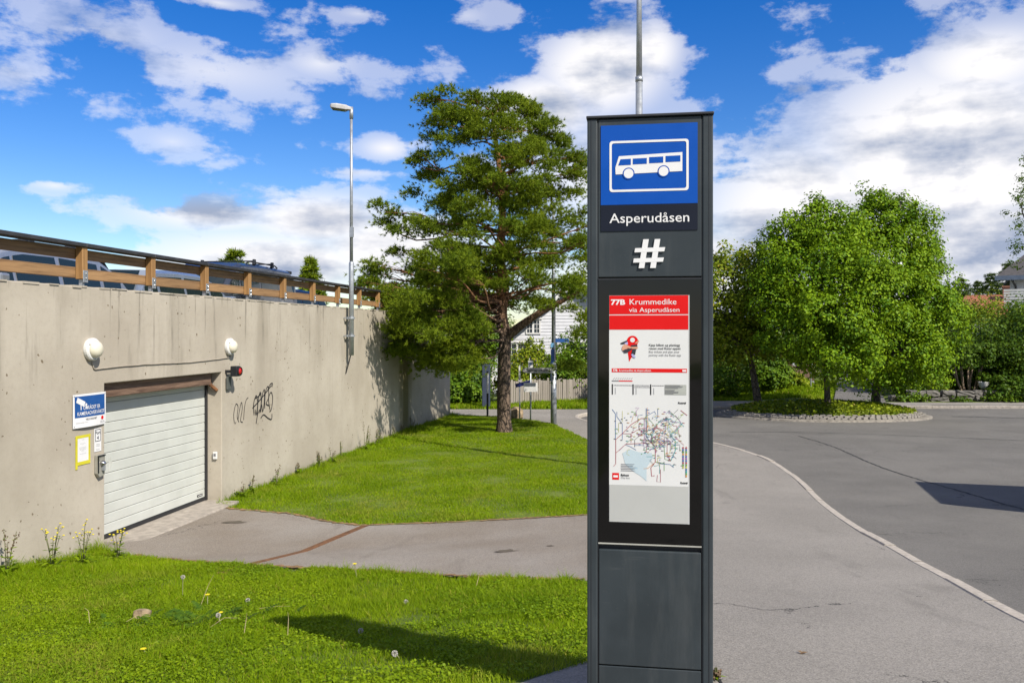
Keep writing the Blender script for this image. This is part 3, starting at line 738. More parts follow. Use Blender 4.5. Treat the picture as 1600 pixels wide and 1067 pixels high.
# mast lamp fixed to the wall
def mast():
    s = sstep(540); r = tag(wall_obj('lamp_post', s, .14, 1.1), 'slim grey lamp mast clamped to the concrete wall', 'street lamp')
    MB().tube([(0, 0, 0), (0, 0, 2.12), (0, 0, 2.16)], [.058, .058, .045], 14).build('lower_pole', GALV, r, smooth=True)
    MB().tube([(0, 0, 2.14), (0, 0, 5.52)], [.040, .030], 14).build('upper_pole', GALV, r, smooth=True)
    MB().tube([(0, 0, 5.45), (0, 0, 5.72)], .043, 12).build('spigot', GALV, r, smooth=True)
    for z in (.45, .86):
        mb = MB().tube([(0, 0, z - .02), (0, 0, z + .02)], .082, 12); mb.b2((-.15, .04, z - .025), (.15, .06, z + .025)); mb.b2((-.14, .05, z - .015), (-.11, .138, z + .015)); mb.b2((.11, .05, z - .015), (.14, .138, z + .015)); mb.build('clamp', GALV, r)
    MB().tube([(0.0, .02, .01), (0.01, .05, -.12), (-.0, .1, -.3), (-.01, .13, -.42)], .014, 6).build('cable_tail', RUBBER, r)
    MB().b2((-.05, -.06, 2.72), (.0, .03, 2.95)).build('hatch', GALV, r)
    # head points to the left over the deck
    h = empty('lamp_head', (0, 0, 5.68), 0, r); h.scale = (.8, .8, .72); h.name = 'lamp_head'
    rings = []
    for y, w, z0, z1 in ((0, .07, -.05, .05), (.10, .09, -.055, .07), (.14, .13, -.075, .085), (.42, .15, -.075, .095), (.56, .13, -.06, .075), (.60, .09, -.035, .05)):
        rings.append([(-w, y, z0), (w, y, z0), (w, y, z1 * .55), (w * .7, y, z1), (-w * .7, y, z1), (-w, y, z1 * .55)])
    MB().loft(rings).build('housing', plain('lamp_shell', (.46, .46, .46), .5), h, bevel=.012)
    MB().b2((-.11, .16, -.095), (.11, .54, -.077)).build('lens', plain('lamp_lens', (.16, .16, .13), .15), h, bevel=.01)
    h.rotation_euler = (R(6), 0, R(14))
mast()

# ------------------------------------------------------------------ bus stop pylon
def pylon():
    th = -math.atan2(.152, .988)
    r = tag(empty('bus_stop_pylon', (.63, 3.82, -.02), th), 'tall dark grey bus stop pylon with blue bus sign and route poster', 'bus stop')
    W = .556; HW = W / 2; Z = 2.63; dp = .12; yf = -.10
    z = lambda py: 1.65 - (py - 518) * .002862 + .02
    u = lambda px: (px - 1020) * .002888
    # side posts, built as extruded profiles with grooves
    for sx in (-1, 1):
        o = MB().b2((sx * HW, yf, 0), (sx * (HW - .046), yf + dp, Z)).build('side_post', ANTH, r, bevel=.006)
        x = sx * (HW - .018)
        MB().b2((x - .0015, yf - .0012, .0), (x + .0015, yf + .01, Z - .001)).build('groove', ANTHD, o)
        MB().b2((sx * (HW - .050), yf + .006, 0), (sx * (HW - .0455), yf + .05, Z - .02)).build('shadow_gap', ANTHD, o)
    MB().b2((-HW - .004, yf - .008, Z), (HW + .004, yf + dp + .004, Z + .012)).build('top_cap', ANTHD, r, bevel=.003)
    inn = HW - .050
    MB().b2((-inn, yf + .03, 0), (inn, yf + dp - .02, Z - .01)).build('core', ANTHD, r)
    MB().b2((-inn, yf + .005, z(432.5)), (inn, yf + .028, Z - .003)).build('head_panel', ANTH, r, bevel=.003)
    sx0, sx1 = u(945), u(1093)
    b = MB().b2((sx0, yf + .001, z(319)), (sx1, yf + .004, z(194))).build('blue_field', BLUE, r)
    MB().b2((sx0, yf + .001, z(360.5)), (sx1, yf + .004, z(319.3))).build('name_field', NAVY, r)
    # bus pictogram
    def rrect(x0, x1, z0, z1, rad, n=6):
        P = []
        for cx, cz, a0 in ((x1 - rad, z1 - rad, 0), (x0 + rad, z1 - rad, 90), (x0 + rad, z0 + rad, 180), (x1 - rad, z0 + rad, 270)):
            for i in range(n + 1): a = R(a0 + 90 * i / n); P.append((cx + rad * math.cos(a), cz + rad * math.sin(a)))
        return P
    y1 = yf - .0006
    ou = rrect(u(958.5), u(1079.5), z(299), z(219), .013); iu = rrect(u(962), u(1076), z(295.5), z(222.5), .010)
    mb = MB(); n = len(ou); mb.add([(p, y1, q) for p, q in ou] + [(p, y1, q) for p, q in iu], [(i, (i + 1) % n, n + (i + 1) % n, n + i) for i in range(n)]); mb.build('frame_line', PRINTW, r)
    bus = [(u(968), z(271.5)), (u(1070), z(269)), (u(1070), z(239.5)), (u(973), z(243)), (u(967.5), z(261))]
    MB().poly([(p, y1, q) for p, q in bus]).build('bus_body', PRINTW, r)
    y2 = yf - .0014
    for x0, x1, t0, t1 in ((972, 991.5, 247.5, 257.5), (994.5, 1016, 247, 256.5), (1019.5, 1041, 245.5, 255.5), (1044.5, 1067, 244.5, 254.5)):
        P = [(u(x0), z(t1)), (u(x1), z(t1 - .4)), (u(x1), z(t0)), (u(x0 + (3.5 if x0 == 972 else 0)), z(t0 + .4))]
        MB().poly([(p, y2, q) for p, q in P]).build('bus_window', BLUE, r)
    for cx, cz in ((988, 270.5), (1041.5, 268.5)):
        MB().poly([(u(cx) + .0265 * math.cos(6.283 * i / 28), y2, z(cz) + .0265 * math.sin(6.283 * i / 28)) for i in range(28)]).build('wheel_gap', BLUE, r)
        MB().poly([(u(cx) + .0215 * math.cos(6.283 * i / 28), y2 - .0008, z(cz) + .0215 * math.sin(6.283 * i / 28)) for i in range(28)]).build('wheel', PRINTW, r)
    txt('Asperudåsen', .0440, u(958.5), z(347.5), y1, PRINTW, r, width=u(1080.5) - u(958.5), bold=.006)
    # hash sign, raised
    mb = MB()
    def bar(P): mb.prism(P, yf - .004, yf + .006)
    for dx in (0, 17.5): bar([(u(1003.5 + dx), z(419)), (u(1012 + dx), z(419)), (u(1019 + dx), z(374)), (u(1010.5 + dx), z(374))])
    mb.build('hash_symbol', PRINTW, r)
    mb = MB()
    for zz, s in ((391, 2.0), (407, 0)): mb.prism([(u(995 + s), z(zz + 3.3)), (u(1040.5 + s), z(zz + 2.3)), (u(1042 + s), z(zz - 4.2)), (u(996 + s), z(zz - 3.2))], yf - .0045, yf + .005)
    mb.build('hash_symbol', PRINTW, r)
    # display
    MB().b2((-inn + .001, yf + .004, z(853)), (inn - .001, yf + .024, z(437))).build('display_glass', PGLASS, r)
    MB().b2((-inn, yf + .002, z(852.4)), (inn, yf + .0035, z(850.3))).build('trim_line', plain('trim', (.45, .45, .40), .4), r)
    MB().b2((-inn, yf + .002, z(436.9)), (inn, yf + .0038, z(434.5))).build('trim_line', ANTHD, r)
    yp = yf + .0015
    p0, p1 = u(958), u(1079.5)
    MB().b2((p0, yp, z(817)), (p1, yp + .002, z(461.5))).build('poster', PAPER, r)
    MB().b2((p1, yp - .0002, z(817)), (p1 + .004, yp + .0022, z(461.5))).build('poster_edge', plain('clear_edge', (.40, .41, .41), .25), r)
    ya = yp - .0008; yb = yp - .0016
    q = lambda x0, x1, t, b_, nm, m, y=ya: MB().poly([(u(x0), y, z(b_)), (u(x1), y, z(b_)), (u(x1), y, z(t)), (u(x0), y, z(t))]).build(nm, m, r)
    q(958.3, 1079, 461.7, 491.0, 'red_header', RED); q(958.3, 1079, 492.6, 515, 'red_band', RED)
    txt('77B', .0235, u(960.5), z(475.8), yb, PRINTW, r, width=u(982.5) - u(960.5), bold=.05)
    txt('Krummedike', .026, u(988.5), z(475.8), yb, PRINTW, r, width=u(1060) - u(988.5), bold=.0); txt('via Asperudåsen', .021, u(988.5), z(487.5), yb, PRINTW, r, width=u(1065.5) - u(988.5), bold=.0)
    # illustration: figure hugging a map pin
    k = 7.62; ix = lambda a: u(930 + a / k); iz = lambda b_: z(500 + b_ / k)
    def shp(P, nm, m, lay): MB().poly([(ix(a), yp - .0008 - .0005 * lay, iz(b_)) for a, b_ in P]).build(nm, m, r)
    SK = plain('print_skin', (.62, .33, .22), .5); DK = plain('print_dark', (.045, .045, .055), .5); LV = plain('print_lavender', (.42, .42, .70), .5)
    pin = [(487 + 67 * math.cos(R(a)), 255 + 68 * math.sin(R(a))) for a in range(150, 391, 10)] + [(540, 330), (448, 500), (425, 330)]
    shp(pin, 'pin_shape', RED, 0)
    shp([(488 + 28 * math.cos(R(a)), 238 + 28 * math.sin(R(a))) for a in range(0, 360, 15)], 'pin_eye', PAPER, 1)
    shp([(345, 275), (385, 258), (430, 240), (425, 275), (380, 290), (350, 290)], 'hair', DK, 1)
    shp([(395, 275), (430, 260), (435, 290), (400, 300)], 'sleeve', LV, 2)
    shp([(370, 310), (400, 285), (430, 300), (470, 320), (540, 318), (555, 330), (540, 345), (470, 342), (430, 335), (395, 372), (372, 372), (362, 345)], 'figure_arm', SK, 3)
    shp([(372, 366), (400, 350), (480, 335), (478, 352), (430, 388), (395, 394)], 'figure_leg', DK, 4)
    shp([(470, 300), (540, 292), (548, 318), (470, 322)], 'figure_leg', DK, 2); shp([(488, 346), (532, 346), (518, 415), (474, 405)], 'figure_leg', DK, 4)
    shp([(470, 412), (490, 402), (525, 440), (520, 452), (490, 440)], 'shoe', LV, 5); shp([(515, 275), (558, 238), (566, 255), (530, 282)], 'figure_hand', SK, 2)
    for i, (s, m) in enumerate((('Kjøp billett og planlegg', BLACK), ('reisen med Ruter-appen', BLACK), ('Buy tickets and plan your', GREYT), ('journey with the Ruter-app', GREYT))):
        txt(s, .0105, u(1019), z(540.8 + 5.2 * i), yb, m, r, width=u(1019 + (47, 48, 46.5, 49)[i]) - u(1019), bold=(.008, .008, 0, 0)[i])
    q(962, 1077, 575.8, 581.8, 'red_strip', RED); txt('77B', .0095, u(963.5), z(580.4), yb, PRINTW, r, bold=.05); txt('Krummedike via Asperudåsen', .0095, u(973), z(580.4), yb, PRINTW, r, width=u(1022) - u(973), bold=.0); q(1070, 1076, 577.6, 580.4, 'strip_mark', PRINTW, yb)
    # timetable block
    mb = MB(); rg = random.Random(8)
    for x in (962, 994, 1021): mb.poly([(u(x), ya, z(617)), (u(x + 1.8), ya, z(617)), (u(x + 1.8), ya, z(600.5)), (u(x), ya, z(600.5))])
    mb.build('timetable_bar', BLACK, r)
    mb = MB()
    for x, w_, ts in ((965, 28, (602.5,)), (997, 23, (602.5, 605.2)), (1024, 17, (602.5,))):
        for t_ in ts:
            xx = x
            while xx < x + w_: L = rg.uniform(.5, 2.4); mb.poly([(u(xx), ya, z(t_ + .6)), (u(xx + L), ya, z(t_ + .6)), (u(xx + L), ya, z(t_ - .6)), (u(xx), ya, z(t_ - .6))]); xx += L + .5
        for j in range(9): mb.poly([(u(x + 1.8), ya, z(607 + j * 1.15)), (u(x + 3.2), ya, z(607 + j * 1.15)), (u(x + 3.2), ya, z(606.5 + j * 1.15)), (u(x + 1.8), ya, z(606.5 + j * 1.15))])
    for j in range(9): mb.poly([(u(964 + j * 3.4), ya, z(593.5)), (u(964.5 + j * 3.4), ya, z(593.8)), (u(967 + j * 3.4), ya, z(590.5)), (u(966.4 + j * 3.4), ya, z(590.3))])
    mb.build('timetable_print', GREYT, r)
    q(962, 973, 594.8, 596.4, 'route_line', GREYT); q(973, 994, 594.8, 596.4, 'route_line', RED)
    q(1043, 1076, 600.7, 616.6, 'info_box', plain('print_pale', (.44, .46, .42), .5)); 
    mb = MB()
    for j in range(10):
        if j == 4: continue
        w_ = rg.uniform(12, 28); mb.poly([(u(1043.5), yb, z(602.3 + j * 1.45)), (u(1043.5 + w_), yb, z(602.3 + j * 1.45)), (u(1043.5 + w_), yb, z(601.6 + j * 1.45)), (u(1043.5), yb, z(601.6 + j * 1.45))])
    mb.build('info_print', GREYT, r)
    txt('Ruter#', .0085, u(1063.5), z(630.2), yb, BLACK, r, width=u(1075.5) - u(1063.5), bold=.05)
    # network map
    mz = lambda b_: z(620 + b_ / 4.444); mx = lambda a: u(930 + a / 4.444)
    SEA = plain('print_sea', (.50, .61, .66), .5, 0, .02)
    MB().poly([(mx(a), ya, mz(b_)) for a, b_ in ((215, 395), (265, 365), (330, 385), (415, 390), (425, 425), (380, 490), (380, 585), (340, 550), (290, 520), (235, 470))]).build('sea', SEA, r)
    cols = {'c': (.42, .12, .13), 'b': (.10, .19, .40), 'g': (.16, .36, .10), 'o': (.60, .30, .10), 'p': (.32, .12, .34), 't': (.05, .33, .34), 'y': (.52, .50, .12), 'd': (.10, .10, .12), 'l': (.35, .55, .70)}
    lines = [('c', 6, [(170, 440), (170, 300), (215, 258), (280, 190), (345, 150), (380, 150)]), ('c', 4, [(215, 258), (275, 258), (335, 220), (375, 218)]), ('b', 5, [(168, 300), (168, 120), (145, 90)]), ('b', 4, [(178, 105), (178, 140), (215, 190), (215, 300)]),
             ('y', 3, [(190, 250), (190, 185), (215, 175), (215, 100)]), ('c', 4, [(275, 258), (275, 320)]), ('o', 3, [(290, 135), (278, 175)]), ('b', 3, [(322, 180), (322, 130), (355, 125)]), ('p', 4, [(365, 150), (365, 290), (400, 310)]), ('b', 5, [(378, 80), (378, 270), (402, 310)]),
             ('o', 4, [(385, 75), (385, 250)]), ('b', 4, [(435, 100), (385, 130)]), ('b', 4, [(457, 80), (457, 145), (435, 100)]), ('t', 5, [(545, 150), (485, 155), (430, 215), (430, 240), (410, 290)]), ('t', 6, [(625, 175), (575, 240), (540, 260), (575, 300), (575, 370), (545, 440)]),
             ('c', 5, [(610, 90), (655, 125)]), ('p', 4, [(575, 125), (615, 175), (560, 250)]), ('g', 4, [(545, 110), (600, 150), (630, 110)]), ('g', 3, [(515, 220), (560, 190), (600, 130)]), ('c', 6, [(405, 310), (440, 345), (440, 450), (410, 490), (415, 550), (435, 545)]),
             ('o', 4, [(430, 460), (390, 495), (360, 500)]), ('c', 5, [(400, 320), (240, 330), (170, 395), (170, 470), (155, 487)]), ('b', 4, [(195, 375), (235, 335), (265, 345), (310, 370)]), ('d', 4, [(300, 350), (300, 300), (350, 255), (378, 250)]), ('c', 4, [(410, 290), (460, 260), (520, 280), (520, 400), (545, 440)]),
             ('g', 4, [(460, 330), (500, 345), (505, 430), (545, 440)]), ('y', 4, [(530, 300), (555, 330), (535, 390)]), ('c', 5, [(460, 300), (480, 220), (530, 270)]), ('b', 3, [(470, 170), (520, 160), (545, 150)]), ('g', 5, [(440, 450), (500, 460), (500, 510)]), ('b', 4, [(460, 460), (540, 465), (565, 485)]), ('c', 4, [(475, 500), (475, 590), (450, 585), (455, 540)]),
             ('t', 4, [(380, 415), (420, 415)]), ('y', 3, [(250, 370), (245, 400), (265, 410)]), ('p', 4, [(400, 300), (430, 280), (470, 310), (500, 350)]), ('o', 3, [(405, 320), (480, 318), (500, 290)]), ('c', 3, [(425, 215), (470, 215), (500, 245)]), ('g', 3, [(395, 150), (440, 205), (470, 230)]), ('l', 4, [(320, 500), (270, 490)]), ('d', 4, [(415, 260), (415, 320)]), ('t', 4, [(430, 480), (470, 470), (470, 530)])]
    per = {}
    for c, w_, P in lines:
        mb = per.setdefault(c, MB()); ribbon(mb, [(mx(a), mz(b_)) for a, b_ in P], w_ * .72 * .00065, ya - .0003 - .00006 * len(mb.v) / 40)
    for i in range(70):    # minor routes
        c = rg.choice('cbgoptydcl'); mb = per.setdefault(c, MB()); a = rg.gauss(460, 85); b_ = rg.gauss(240, 85); P = [(a, b_)]
        for j in range(3):
            d = rg.choice([(1, 0), (0, 1), (.7, .7), (-.7, .7), (.7, -.7)]); L = rg.uniform(12, 42); P.append((P[-1][0] + d[0] * L, P[-1][1] + d[1] * L))
        if all(150 < p[0] < 640 and 75 < p[1] < 560 for p in P): ribbon(mb, [(mx(p), mz(q_)) for p, q_ in P], 2.4 * .00065, ya - .0004 - .00002 * i)
    for i in range(260):   # station labels
        c = rg.choice('cbgoptydd'); mb = per.setdefault(c, MB()); a = rg.gauss(430, 110); b_ = rg.gauss(270, 110)
        if not (145 < a < 625 and 75 < b_ < 560): continue
        if a < 400 and b_ > 400: continue
        mb.poly([(mx(a), ya - .0009, mz(b_ + 4)), (mx(a + rg.uniform(5, 26)), ya - .0009, mz(b_ + 4)), (mx(a + 10), ya - .0009, mz(b_)), (mx(a), ya - .0009, mz(b_))])
    for j in range(5): per['d'].poly([(mx(205), ya - .0009, mz(470 + j * 11)), (mx(205 + rg.uniform(80, 130)), ya - .0009, mz(470 + j * 11)), (mx(285), ya - .0009, mz(473 + j * 11)), (mx(205), ya - .0009, mz(473 + j * 11))])
    for j in range(14):
        c = 'cbgobpbcgybtgo'[j]
        for x in ((622, 643) if j < 10 else (643,)): per[c].poly([(mx(x), ya - .0009, mz(355 + j * 15)), (mx(x + 11), ya - .0009, mz(355 + j * 15)), (mx(x + 11), ya - .0009, mz(342 + j * 15)), (mx(x), ya - .0009, mz(342 + j * 15))])
    for c, mb in per.items(): mb.build('map_lines', plain('map_' + c, cols[c], .5, 0, .02), r)['kind'] = 'stuff'
    q(962.8, 973.2, 740, 750.6, 'map_logo', RED); q(964.5, 971.5, 743.6, 747, 'map_logo_mark', PRINTW, yb)
    txt('Bybuss', .0095, u(976), z(744.5), yb, BLACK, r, bold=.04); txt('City bus', .0085, u(976), z(748.6), yb, GREYT, r); txt('Ruter#', .0085, u(1067), z(754.2), yb, BLACK, r, width=u(1078) - u(1067), bold=.05)
    q(958.4, 1079, 758.6, 816.6, 'blank_card', LGREY)
    # base panels
    MB().b2((-inn + .002, yf + .004, z(1042.5)), (inn - .002, yf + .026, z(861))).build('base_panel', ANTH, r, bevel=.004)
    MB().b2((-inn + .002, yf + .005, 0), (inn - .002, yf + .026, z(1044.5))).build('plinth_panel', ANTH, r, bevel=.003)
    MB().b2((-HW - .012, yf - .01, -.03), (HW + .012, yf + dp + .01, .03)).build('base_plate', GALV, r, bevel=.004)
    for sx in (-1, 1): MB().lathe([(.016, 0), (.016, .014), (.006, .02)], 8, 'z', (sx * (HW + .002), yf - .004, .03)).build('bolt', CHROME, r)
pylon()

# lamp post behind the pylon
def tall_post():
    x, y = 2.46, 16.1; r = tag(empty('street_lamp', (x, y, float(zr(y)))), 'tall grey street lamp post rising behind the bus stop pylon', 'street lamp')
    MB().tube([(0, 0, -.05), (0, 0, 1.2)], [.09, .088], 14).build('base_sleeve', GALV, r, smooth=True)
    MB().tube([(0, 0, 1.2), (0, 0, 7.55)], [.075, .066], 14).build('pole', GALV, r, smooth=True)
    MB().tube([(0, 0, 7.53), (0, 0, 7.62)], .073, 14).build('collar', GALV, r, smooth=True)
    MB().tube([(0, 0, 7.6), (0, 0, 9.2), (.15, -.05, 9.45), (.5, -.15, 9.55)], [.058, .05, .045, .04], 12).build('upper_pole', GALV, r, smooth=True)
    MB().loft([[(.45, -.1 - w, 9.52 - h), (.45, -.1 + w, 9.52 - h), (.45, -.1 + w, 9.58 + h), (.45, -.1 - w, 9.58 + h)] if i == 0 else [(.45 + .7 * i / 2, -.15 - .1 * i - w, 9.53 - h), (.45 + .7 * i / 2, -.15 - .1 * i + w, 9.53 - h), (.45 + .7 * i / 2, -.15 - .1 * i + w, 9.6 + h), (.45 + .7 * i / 2, -.15 - .1 * i - w, 9.6 + h)] for i, (w, h) in enumerate(((.05, .0), (.13, .03), (.08, .01)))]).build('lamp_head', WHITE, r, bevel=.01)
tall_post()

# ------------------------------------------------------------------ vegetation helpers
def unit(a): return a / np.maximum(np.linalg.norm(a, axis=-1, keepdims=True), 1e-9)
def leaf_mesh(name, C, Nn, size, rng, fold=.25, asp=.8):
    """kite-shaped folded leaves; C centres, Nn normals"""
    n = len(C); a = unit(np.cross(Nn, rng.normal(size=(n, 3)))); b = np.cross(Nn, a)
    s = size * rng.uniform(.65, 1.25, n)[:, None]
    v0 = C - a * s * .5; v2 = C + a * s * .5; m = C - a * s * .05
    v1 = m + b * s * asp * .5 + Nn * s * fold * .5; v3 = m - b * s * asp * .5 + Nn * s * fold * .5
    V = np.stack([v0, v1, v2, v3], 1).reshape(-1, 3)
    i = np.arange(n)[:, None] * 4
    F = np.concatenate([i + np.array([[0, 1, 2]]), i + np.array([[0, 2, 3]])], 0)
    return mesh_np(name, V, F)
def crown(blobs, ncl, per, size, seed, spread=.34, flat=.7, inner=.12):
    """leaf clusters over the shells of several lobes; returns cluster centres, leaf centres and normals"""
    rng = np.random.default_rng(seed); B = np.array(blobs, float)
    w = B[:, 3] * B[:, 4] + B[:, 5] * B[:, 4]; w = w / w.sum(); CC = []; OO = []
    while len(CC) < ncl:
        b = B[rng.choice(len(B), p=w)]; d = unit(rng.normal(size=3))
        if d[2] < -.55 and rng.random() < .6: continue
        rad = rng.uniform(.78, 1.06) if rng.random() > inner else rng.uniform(.35, .8)
        c = b[:3] + d * b[3:] * rad
        ins = (((c - B[:, :3]) / B[:, 3:]) ** 2).sum(1)
        if (ins < .5).any() and rng.random() > inner: continue
        CC.append(c); OO.append(unit(d / b[3:]))
    CC = np.array(CC); OO = np.array(OO)
    k = rng.poisson(per, ncl) + 4; idx = np.repeat(np.arange(ncl), k)
    sc = rng.choice([.55, .8, 1.1, 1.5], ncl)[idx][:, None]
    od = unit(rng.normal(size=(len(idx), 3)) + OO[idx] * .35 + np.array([0, 0, .25]))
    off = od * spread * 1.55 * sc * rng.uniform(.55, 1.08, (len(idx), 1)) * np.array([1, 1, flat])
    off += rng.normal(size=off.shape) * spread * .16
    st_ = np.repeat(rng.random(ncl) < .25, k)[:, None] * rng.uniform(0, 2.2, (len(idx), 1)) * spread
    off = off * np.where(st_ > 0, .7, 1) + st_ * unit(OO[idx] * .5 + np.array([0, 0, .9]))
    L = CC[idx] + off
    Nn = unit(OO[idx] * .2 + od * .85 + np.array([0, 0, .35]) + rng.normal(size=(len(idx), 3)) * .36)
    return CC, L, Nn, rng
def limbs(mb, base, fork_z, targets, r0, rng, fork_r=.6):
    for c in targets:
        z0 = fork_z + rng.uniform(0, 1) * fork_r * max(.2, c[2] - fork_z) * .55
        p0 = np.array([base[0] + rng.normal() * .03, base[1] + rng.normal() * .03, z0])
        p3 = np.array(c); L = np.linalg.norm(p3 - p0)
        p1 = p0 + (p3 - p0) * .35 + np.array([0, 0, .12 * L]) + rng.normal(size=3) * .05 * L
        p2 = p0 + (p3 - p0) * .7 + np.array([0, 0, .08 * L]) + rng.normal(size=3) * .05 * L
        rr = r0 * rng.uniform(.5, 1)
        mb.tube([p0, p1, p2, p3], [rr, rr * .7, rr * .4, rr * .15], 6, False)
LEAF = leafmat('maple_leaf', (.052, .128, .003), (.235, .350, .006), .24, .55, None, .15)
LEAFY = leafmat('lime_leaf', (.09, .14, .006), (.27, .31, .014), .24, .5, (.30, .25, .04))
LEAFD = leafmat('dark_leaf', (.028, .068, .006), (.090, .150, .009), .20, .5)
LEAFH = leafmat('hedge_leaf', (.045, .105, .007), (.150, .235, .010), .22, .5)
LEAFP = leafmat('plum_leaf', (.05, .025, .02), (.12, .06, .045), .25, .45)
BIRCH = leafmat('birch_leaf', (.05, .105, .014), (.10, .16, .02), .3, .4)
NEEDLE = leafmat('pine_needle', (.050, .098, .006), (.245, .300, .013), .18, .6, None, .12)
SPRUCE = leafmat('spruce_needle', (.030, .060, .014), (.070, .105, .02), .15, .55)
FLOWER = plain('petal_white', (.72, .72, .60), .6)
GRASS = leafmat('grass_blade', (.110, .195, .002), (.270, .365, .005), .40, .6, (.34, .30, .05), .12)
CLOVER = leafmat('clover_leaf', (.10, .180, .003), (.25, .34, .006), .40, .55, None, .15)
DRY = plain('straw', (.50, .40, .22), .8)
PETALY = plain('petal_yellow', (.75, .62, .01), .6)
def tree(name, loc, trunk, blobs, ncl, per, size, seed, mat, label, cat='tree', group=None, nl=16, fork=None, bark='tree_bark', spread=.34, flat=.7, lean=None):
    """trunk: (height to fork, base radius); coordinates local to the base"""
    r = tag(empty(name, loc), label, cat, group)
    CC, L, Nn, rng = crown(blobs, ncl, per, size, seed, spread, flat)
    h, rad = trunk; top = max(b[2] for b in blobs); bx = np.mean([b[0] for b in blobs]); by = np.mean([b[1] for b in blobs])
    pts = [(0, 0, -.15), (bx * .05, by * .05, h * .5), (bx * .25, by * .25, h), (bx * .7, by * .7, h + (top - h) * .5), (bx, by, top)]
    if lean: pts[1] = (lean[0] * .5, lean[1] * .5, h * .5); pts[2] = (lean[0], lean[1], h)
    MB().tube(smooth_pts(pts, 5), [rad * 1.35 if i == 0 else rad * (1 - .85 * i / 20) for i in range(21)], 12).build('trunk', MATS[bark], r, smooth=True)
    mb = MB(); pick = rng.choice(len(CC), min(nl, len(CC)), replace=False); limbs(mb, pts[2], h, CC[pick], rad * .5, rng); mb.build('branches', MATS[bark], r, smooth=True)
    o = link('crown', leaf_mesh('crown', L, Nn, size, rng), mat, r); o['kind'] = 'stuff'
    return r
def shrub(name, loc, blobs, ncl, per, size, seed, mat, label, group=None, cat='shrub', flowers=0, spread=.2):
    r = tag(empty(name, loc), label, cat, group)
    CC, L, Nn, rng = crown(blobs, ncl, per, size, seed, spread)
    mb = MB(); pick = rng.choice(len(CC), min(12, len(CC)), replace=False)
    for c in CC[pick]: mb.tube([(c[0] * .2, c[1] * .2, -.1), (c[0] * .5, c[1] * .5, c[2] * .6), tuple(c)], [.03, .02, .006], 5, False)
    mb.build('stems', MATS['tree_bark'], r)
    o = link('foliage', leaf_mesh('foliage', L, Nn, size, rng), mat, r); o['kind'] = 'stuff'
    if flowers:
        i = rng.choice(len(L), flowers, replace=False); f = link('flowers', leaf_mesh('flowers', L[i] + Nn[i] * .05, Nn[i], size * .8, rng, .1, 1), FLOWER, r); f['kind'] = 'stuff'
    return r

